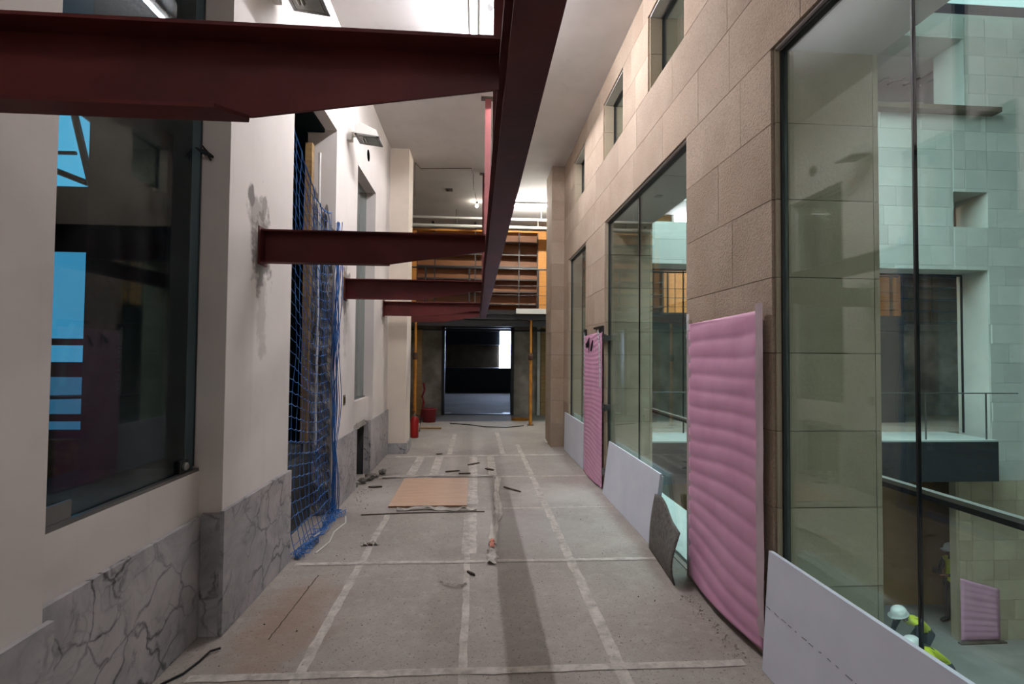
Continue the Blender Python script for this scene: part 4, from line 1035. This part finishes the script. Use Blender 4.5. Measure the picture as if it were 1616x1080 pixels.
def bending(ox, oy, rot, crouch, label):
    f = Vector((math.cos(rot), math.sin(rot), 0)); s = Vector((-f.y, f.x, 0))
    P = lambda a, b, c: (ox + f.x * a + s.x * b, oy + f.y * a + s.y * b, ZL + c)
    hz = 0.42 if crouch else 0.66
    j = {'pelvis': (P(0, 0, hz), (0.15, 0.12)), 'waist': (P(0.12, 0, hz + 0.12), (0.14, 0.11)), 'chest': (P(0.30, 0, hz + 0.24), (0.165, 0.12)), 'neck0': (P(0.43, 0, hz + 0.29), (0.09, 0.08)),
         'neck': (P(0.50, 0, hz + 0.31), 0.055), 'head': (P(0.58, 0, hz + 0.33), (0.078, 0.09)), 'crown': (P(0.63, 0, hz + 0.40), (0.07, 0.085))}
    e = [('pelvis', 'waist'), ('waist', 'chest'), ('chest', 'neck0'), ('neck0', 'neck'), ('neck', 'head'), ('head', 'crown')]
    for sd, b in (('L', 1), ('R', -1)):
        j['hip' + sd] = (P(0, 0.09 * b, hz - 0.03), 0.095); j['knee' + sd] = (P(0.36 if crouch else 0.16, 0.13 * b, 0.48 if crouch else 0.46), 0.062); j['ankle' + sd] = (P(0.06, 0.12 * b, 0.09), 0.045); j['toe' + sd] = (P(0.24, 0.13 * b, 0.04), (0.04, 0.035))
        j['sh' + sd] = (P(0.38, 0.19 * b, hz + 0.24), 0.065); j['el' + sd] = (P(0.46, 0.24 * b, hz - 0.02), 0.045); j['wrist' + sd] = (P(0.60, 0.16 * b, hz - 0.2 if not crouch else hz - 0.16), 0.03)
        e += [('pelvis', 'hip' + sd), ('hip' + sd, 'knee' + sd), ('knee' + sd, 'ankle' + sd), ('ankle' + sd, 'toe' + sd), ('neck0', 'sh' + sd), ('sh' + sd, 'el' + sd), ('el' + sd, 'wrist' + sd)]
        hand(j, e, sd, j['wrist' + sd][0], f - Vector((0, 0, 0.7)), f * 0.7 + Vector((0, 0, 0.7)))
    ve = {('pelvis', 'waist'), ('waist', 'chest'), ('neck0', 'shL'), ('neck0', 'shR')}
    up = Vector((0.25 * f.x, 0.25 * f.y, 1)).normalized(); fd = (f - up * f.dot(up)).normalized()
    return person('person', label, j, e, 'pelvis', (P(0.60, 0, hz + 0.38), up), fd, ve, False, hz)
bending(8.56, 9.30, math.radians(188), False, 'worker in white helmet and yellow vest bending forward below the landing')
bending(8.30, 8.62, math.radians(178), True, 'worker crouching on the atrium floor before the bending worker, only the white helmet showing')

# ------------------------------------------------------------------ yard seen through the near left window
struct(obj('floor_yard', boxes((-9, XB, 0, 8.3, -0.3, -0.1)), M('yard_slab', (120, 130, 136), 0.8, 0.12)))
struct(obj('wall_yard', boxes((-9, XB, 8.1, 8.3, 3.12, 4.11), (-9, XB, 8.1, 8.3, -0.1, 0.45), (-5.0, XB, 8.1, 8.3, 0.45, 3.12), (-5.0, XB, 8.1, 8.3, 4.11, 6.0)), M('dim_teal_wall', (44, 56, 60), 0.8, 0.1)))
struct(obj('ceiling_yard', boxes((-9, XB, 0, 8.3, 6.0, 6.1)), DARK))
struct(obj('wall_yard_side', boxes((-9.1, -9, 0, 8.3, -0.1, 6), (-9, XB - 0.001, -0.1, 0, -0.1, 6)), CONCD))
w13 = struct(empty('window_13', (-6.1, 8.15, 0.5)))
obj('pane', boxes((-9, -5.0, 8.14, 8.16, 4.11, 6.0)), BLUEW, w13)
obj('pane', boxes((-9, -5.0, 8.14, 8.16, 1.45, 3.12)), BLUEW2, w13)
obj('pane', boxes((-9, -5.0, 8.14, 8.16, 0.45, 1.45)), BLUEW3, w13)
for k, (z, h, m) in enumerate(((1.76, 0.10, RUST), (1.35, 0.22, STEEL), (0.64, 0.10, STEEL))):
    o = obj('cross_beam', boxes((-8.9, -2.4, 8.0, 8.09, z - h / 2, z + h / 2)), m); tag(o, ['thin brown cross beam before the blue panes', 'deep maroon cross beam before the blue panes', 'low maroon cross beam above the ochre board'][k], 'beam', 'cross beams outside the left window')
o = obj('white_scaffold_tube', tube(bmesh.new(), [(-8.9, 7.7, 0.90), (-2.4, 7.7, 1.05)], 0.03, 10), WHITE); tag(o, 'white scaffold tube crossing low before the blue panes', 'tube')
o = obj('ochre_toe_board', boxes((-8.9, -2.4, 7.4, 7.45, -0.099, 0.42)), PROP); tag(o, 'ochre toe board at the foot of the blue panes', 'board')
yt = tag(empty('steel_truss', (-6.0, 8.05, 4.1)), 'grey steel truss crossing the upper blue pane outside the left window', 'truss')
for a, b, r in (((-6.25, 8.05, 5.9), (-5.80, 8.05, 4.13), 0.05), ((-6.9, 8.05, 4.55), (-5.85, 8.05, 4.15), 0.045), ((-6.9, 8.05, 4.59), (-6.03, 8.05, 4.60), 0.03), ((-6.2, 8.05, 5.45), (-5.2, 8.05, 4.7), 0.09)):
    obj('truss_bar', tube(bmesh.new(), [a, b], r, 8), M('grey_truss', (60, 64, 70), 0.6, 0.1), yt)

# ------------------------------------------------------------------ floor tape, plywood, scraps
def tape(label, p0, p1, w, seed, z=0.0015):
    p0, p1 = Vector((*p0, 0)), Vector((*p1, 0)); d = (p1 - p0); L = d.length; d.normalize(); s = Vector((-d.y, d.x, 0)); n = max(6, int(L / 0.06))
    def fn(u, v):
        j = 0.012 * noise.noise(Vector((u * L * 2.2, seed, 0))) + (0.012 * noise.noise(Vector((u * L * 9, seed + (5 if v > 0.5 else 0), 1))))
        return p0 + d * (L * u) + s * ((v - 0.5) * w + j * 0.8) + Vector((0, 0, z + 0.0012 * (noise.noise(Vector((u * L * 4, seed, v))) + 1) * 0.5))
    o = obj('floor_tape', sheet(n, 2, fn), TAPE)
    tag(o, label, 'tape', 'old tape lines on the floor')
    return o
LT = 'worn pale tape line along the floor, '
CT = 'worn pale tape line across the floor, '
tape(LT + 'nearest the marble dado', (-0.87, 5.30), (-0.865, 1.6), 0.055, 1)
tape(LT + 'in the middle under the long beam', (-0.055, 5.35), (-0.05, 1.6), 0.045, 2)
tape(LT + 'from the plywood sheet to the torn patch', (-0.04, 5.3), (-0.045, 4.2), 0.12, 2.5, 0.003)
tape(LT + 'nearest the leaning boards', (0.76, 9.3), (0.755, 1.6), 0.07, 3)
tape(LT + 'wide piece beside the plywood sheet', (-0.03, 8.2), (-0.03, 5.6), 0.12, 4)
tape(LT + 'beyond the plywood sheet, left piece', (-0.85, 8.2), (-0.86, 6.85), 0.12, 5)
tape(LT + 'beyond the plywood sheet, inner piece', (-0.56, 8.25), (-0.56, 6.95), 0.12, 6)
tape(LT + 'beyond the peeled strip', (0.24, 8.25), (0.24, 6.9), 0.11, 7)
tape(LT + 'far piece before the cream column', (-0.42, 10.6), (-0.42, 8.4), 0.08, 8)
tape(LT + 'far piece towards the dark doorway', (0.45, 10.8), (0.45, 8.4), 0.08, 9)
tape(CT + 'at the cream column', (-1.25, 8.22), (1.45, 8.35), 0.10, 11, 0.0025)
tape(CT + 'just beyond the plywood sheet', (-1.25, 6.82), (1.5, 6.86), 0.06, 12, 0.0025)
tape(CT + 'at the foot of the narrow pink sheet', (0.3, 5.42), (1.48, 5.44), 0.04, 13, 0.0025)
tape(CT + 'at the felt scrap', (-1.36, 4.05), (1.44, 4.03), 0.05, 14, 0.0035)
tape(CT + 'nearest the near insulation board', (-1.4, 2.66), (1.42, 2.64), 0.055, 15, 0.0035)
obj('floor_seam', sheet(30, 1, lambda u, v: (-1.13 - 0.02 * u + 0.008 * v + 0.006 * noise.noise(Vector((u * 20, 0, 0))), 3.85 - 0.85 * u, 0.0008)), TIMBER, floor)
o = obj('plywood_sheet', boxes((-0.905, -0.085, 5.49, 6.72, 0.005, 0.02)), PLY)
o.rotation_euler.z = 0.0; tag(o, 'thin plywood sheet lying flat on the concrete floor', 'plywood')
obj('sheet_edge', boxes((-0.905, -0.085, 5.486, 5.4898, 0.005, 0.02)), PLYE, o)
# torn membrane edge around the plywood
def torn(label, pts, w, seed, m=PAPER, h=0.03, nm='torn_paper'):
    P_ = [Vector(p) for p in pts]
    def at(u):
        f = u * (len(P_) - 1); i = min(int(f), len(P_) - 2); return P_[i].lerp(P_[i + 1], f - i), (P_[i + 1] - P_[i]).normalized()
    def fn(u, v):
        p, d = at(u); s = Vector((-d.y, d.x, 0)); ww = w * (0.7 + 0.6 * noise.noise(Vector((u * 8, seed, 0))))
        z = 0.008 + h * max(0, noise.noise(Vector((u * 7, v * 2, seed))) + 0.25) + 0.008 * math.sin(v * 3.1)
        q = p + s * ((v - 0.5) * ww); return (q.x, q.y, z)
    o = obj(nm, sheet(28, 5, fn, 0.002), m, None, False); tag(o, label, 'paper')
    return o
torn('long crumpled pale strip peeled up beside the plywood sheet', [(0.30, 6.7, 0), (0.24, 5.9, 0), (0.25, 5.3, 0), (0.19, 4.85, 0), (0.15, 4.35, 0)], 0.10, 3, h=0.05)
torn('pale strip end with a salmon-pink stain', [(0.15, 4.32, 0), (0.145, 4.15, 0), (0.135, 3.97, 0)], 0.10, 6, h=0.03)
o = torn('small salmon-pink paper scrap on the peeled strip end', [(0.15, 4.40, 0), (0.145, 4.22, 0)], 0.055, 8, SALMON, 0.02); o.location.z = 0.03
torn('torn pale membrane edge in front of the plywood sheet', [(-0.80, 5.38, 0), (-0.5, 5.42, 0), (-0.2, 5.36, 0), (0.02, 5.38, 0)], 0.08, 11, h=0.04)
torn('torn pale membrane edge beyond the plywood sheet', [(-1.2, 6.80, 0), (-0.7, 6.86, 0), (-0.2, 6.84, 0), (0.25, 6.84, 0)], 0.07, 13, h=0.03)
torn('torn scrap of tape curling beside the dado tape line', [(-0.95, 4.42, 0), (-0.80, 4.44, 0)], 0.06, 15, h=0.03)
torn('thin pale paper curl lying by the middle tape line', [(-0.24, 3.66, 0), (-0.14, 3.60, 0), (-0.05, 3.62, 0)], 0.018, 17, h=0.012)
o = torn('white crumpled paper at the foot of the stone column', [(1.28, 9.5, 0), (1.36, 9.4, 0), (1.42, 9.42, 0)], 0.08, 19, WHITE, 0.06)
for k, (x, y, a, L, w) in enumerate(((-0.31, 7.15, 0.3, 0.20, 0.05), (-0.02, 7.62, 0.7, 0.22, 0.05), (0.21, 7.25, -0.9, 0.16, 0.06), (-1.2, 6.33, 0.1, 0.16, 0.06), (-0.14, 7.0, 0.1, 0.16, 0.035), (-0.02, 3.80, -0.9, 0.09, 0.02), (0.45, 6.15, -0.9, 0.3, 0.03), (-0.58, 8.4, 0.2, 0.1, 0.04), (-0.9, 4.43, -0.5, 0.12, 0.03))):
    bm = bmesh.new(); rk = random.Random(k)
    c, s = math.cos(a), math.sin(a)
    poly = [(-L / 2, -w / 2 * rk.random()), (-L * 0.1, -w / 2), (L / 2, -w * 0.1), (L * 0.42, w * 0.3), (0, w / 2), (-L / 2, w * 0.2)]
    prism(bm, [(x + c * u - s * v, y + s * u + c * v) for u, v in poly], 0.004, 0.018, 'z')
    o = obj('wood_shard', bm, TIMBER); tag(o, ['dark wood shard beyond the plywood, by the inner tape piece', 'long dark wood shard on the wide tape beyond the plywood', 'dark wood shard standing askew beyond the peeled strip', 'flat dark wood shard between plywood and broken niche',
            'narrow dark wood shard just behind the plywood edge', 'tiny dark splinter on the middle tape line', 'long thin splinter right beside the peeled strip', 'small dark chip on the tape line at the cream column', 'short splinter by the curled scrap on the dado tape'][k], 'wood shard', 'wood shards on the floor')
# dark long lath in front of the plywood
o = obj('thin_lath', tube(bmesh.new(), [(-1.13, 5.24, 0.008), (-0.7, 5.28, 0.009), (-0.35, 5.29, 0.009), (0.10, 5.30, 0.008)], 0.006, 5), TIMBER); tag(o, 'thin dark lath along the front of the plywood sheet', 'lath')
# grit
rg = random.Random(99)
KEEP = [(-1.3, -1.1, 6.25, 6.42), (-1.5, -1.22, 4.05, 5.5), (-0.95, -0.05, 5.3, 6.8), (1.36, 1.6, 3.4, 6.3), (0.0, 0.4, 3.9, 6.8), (1.44, 1.6, 0.5, 2.65), (-1.5, -1.2, 6.3, 7.1)]
bm = bmesh.new()
def grit(x, y, r, dark):
    if any(k[0] < x < k[1] and k[2] < y < k[3] for k in KEEP): return
    v = [bm.verts.new((x + r * (rg.random() - 0.5) * 2, y + r * (rg.random() - 0.5) * 2, 0.0006)) for _ in range(3)]
    t_ = bm.verts.new((x, y, 0.0006 + r * (0.5 + 0.6 * rg.random())))
    fs = [bm.faces.new(v)] + [bm.faces.new((v[i], v[(i + 1) % 3], t_)) for i in range(3)]
    for f in fs: f.material_index = dark
for i in range(1900):
    x = rg.uniform(-1.38, 1.42); y = 1.9 + 8.0 * rg.random() ** 1.6; grit(x, y, 0.0025 + 0.006 * rg.random() ** 3, i % 2)
for i in range(260):
    grit(1.46 - abs(rg.gauss(0, 0.05)), rg.uniform(2.65, 3.6), 0.003 + 0.009 * rg.random() ** 2, 0)
for i in range(160):
    grit(-1.36 + abs(rg.gauss(0, 0.09)), rg.uniform(5.4, 7.4), 0.004 + 0.012 * rg.random() ** 2, 0)
bmesh.ops.recalc_face_normals(bm, faces=bm.faces[:])
o = obj('floor_grit', bm, [M('pale_grit', (190, 182, 172), 0.9, 0.25, 60, (120, 110, 100)), M('dark_grit', (66, 60, 56), 0.9, 0.2)]); tag(o, 'small pale and dark chips scattered over the concrete floor', 'grit', kind='stuff')
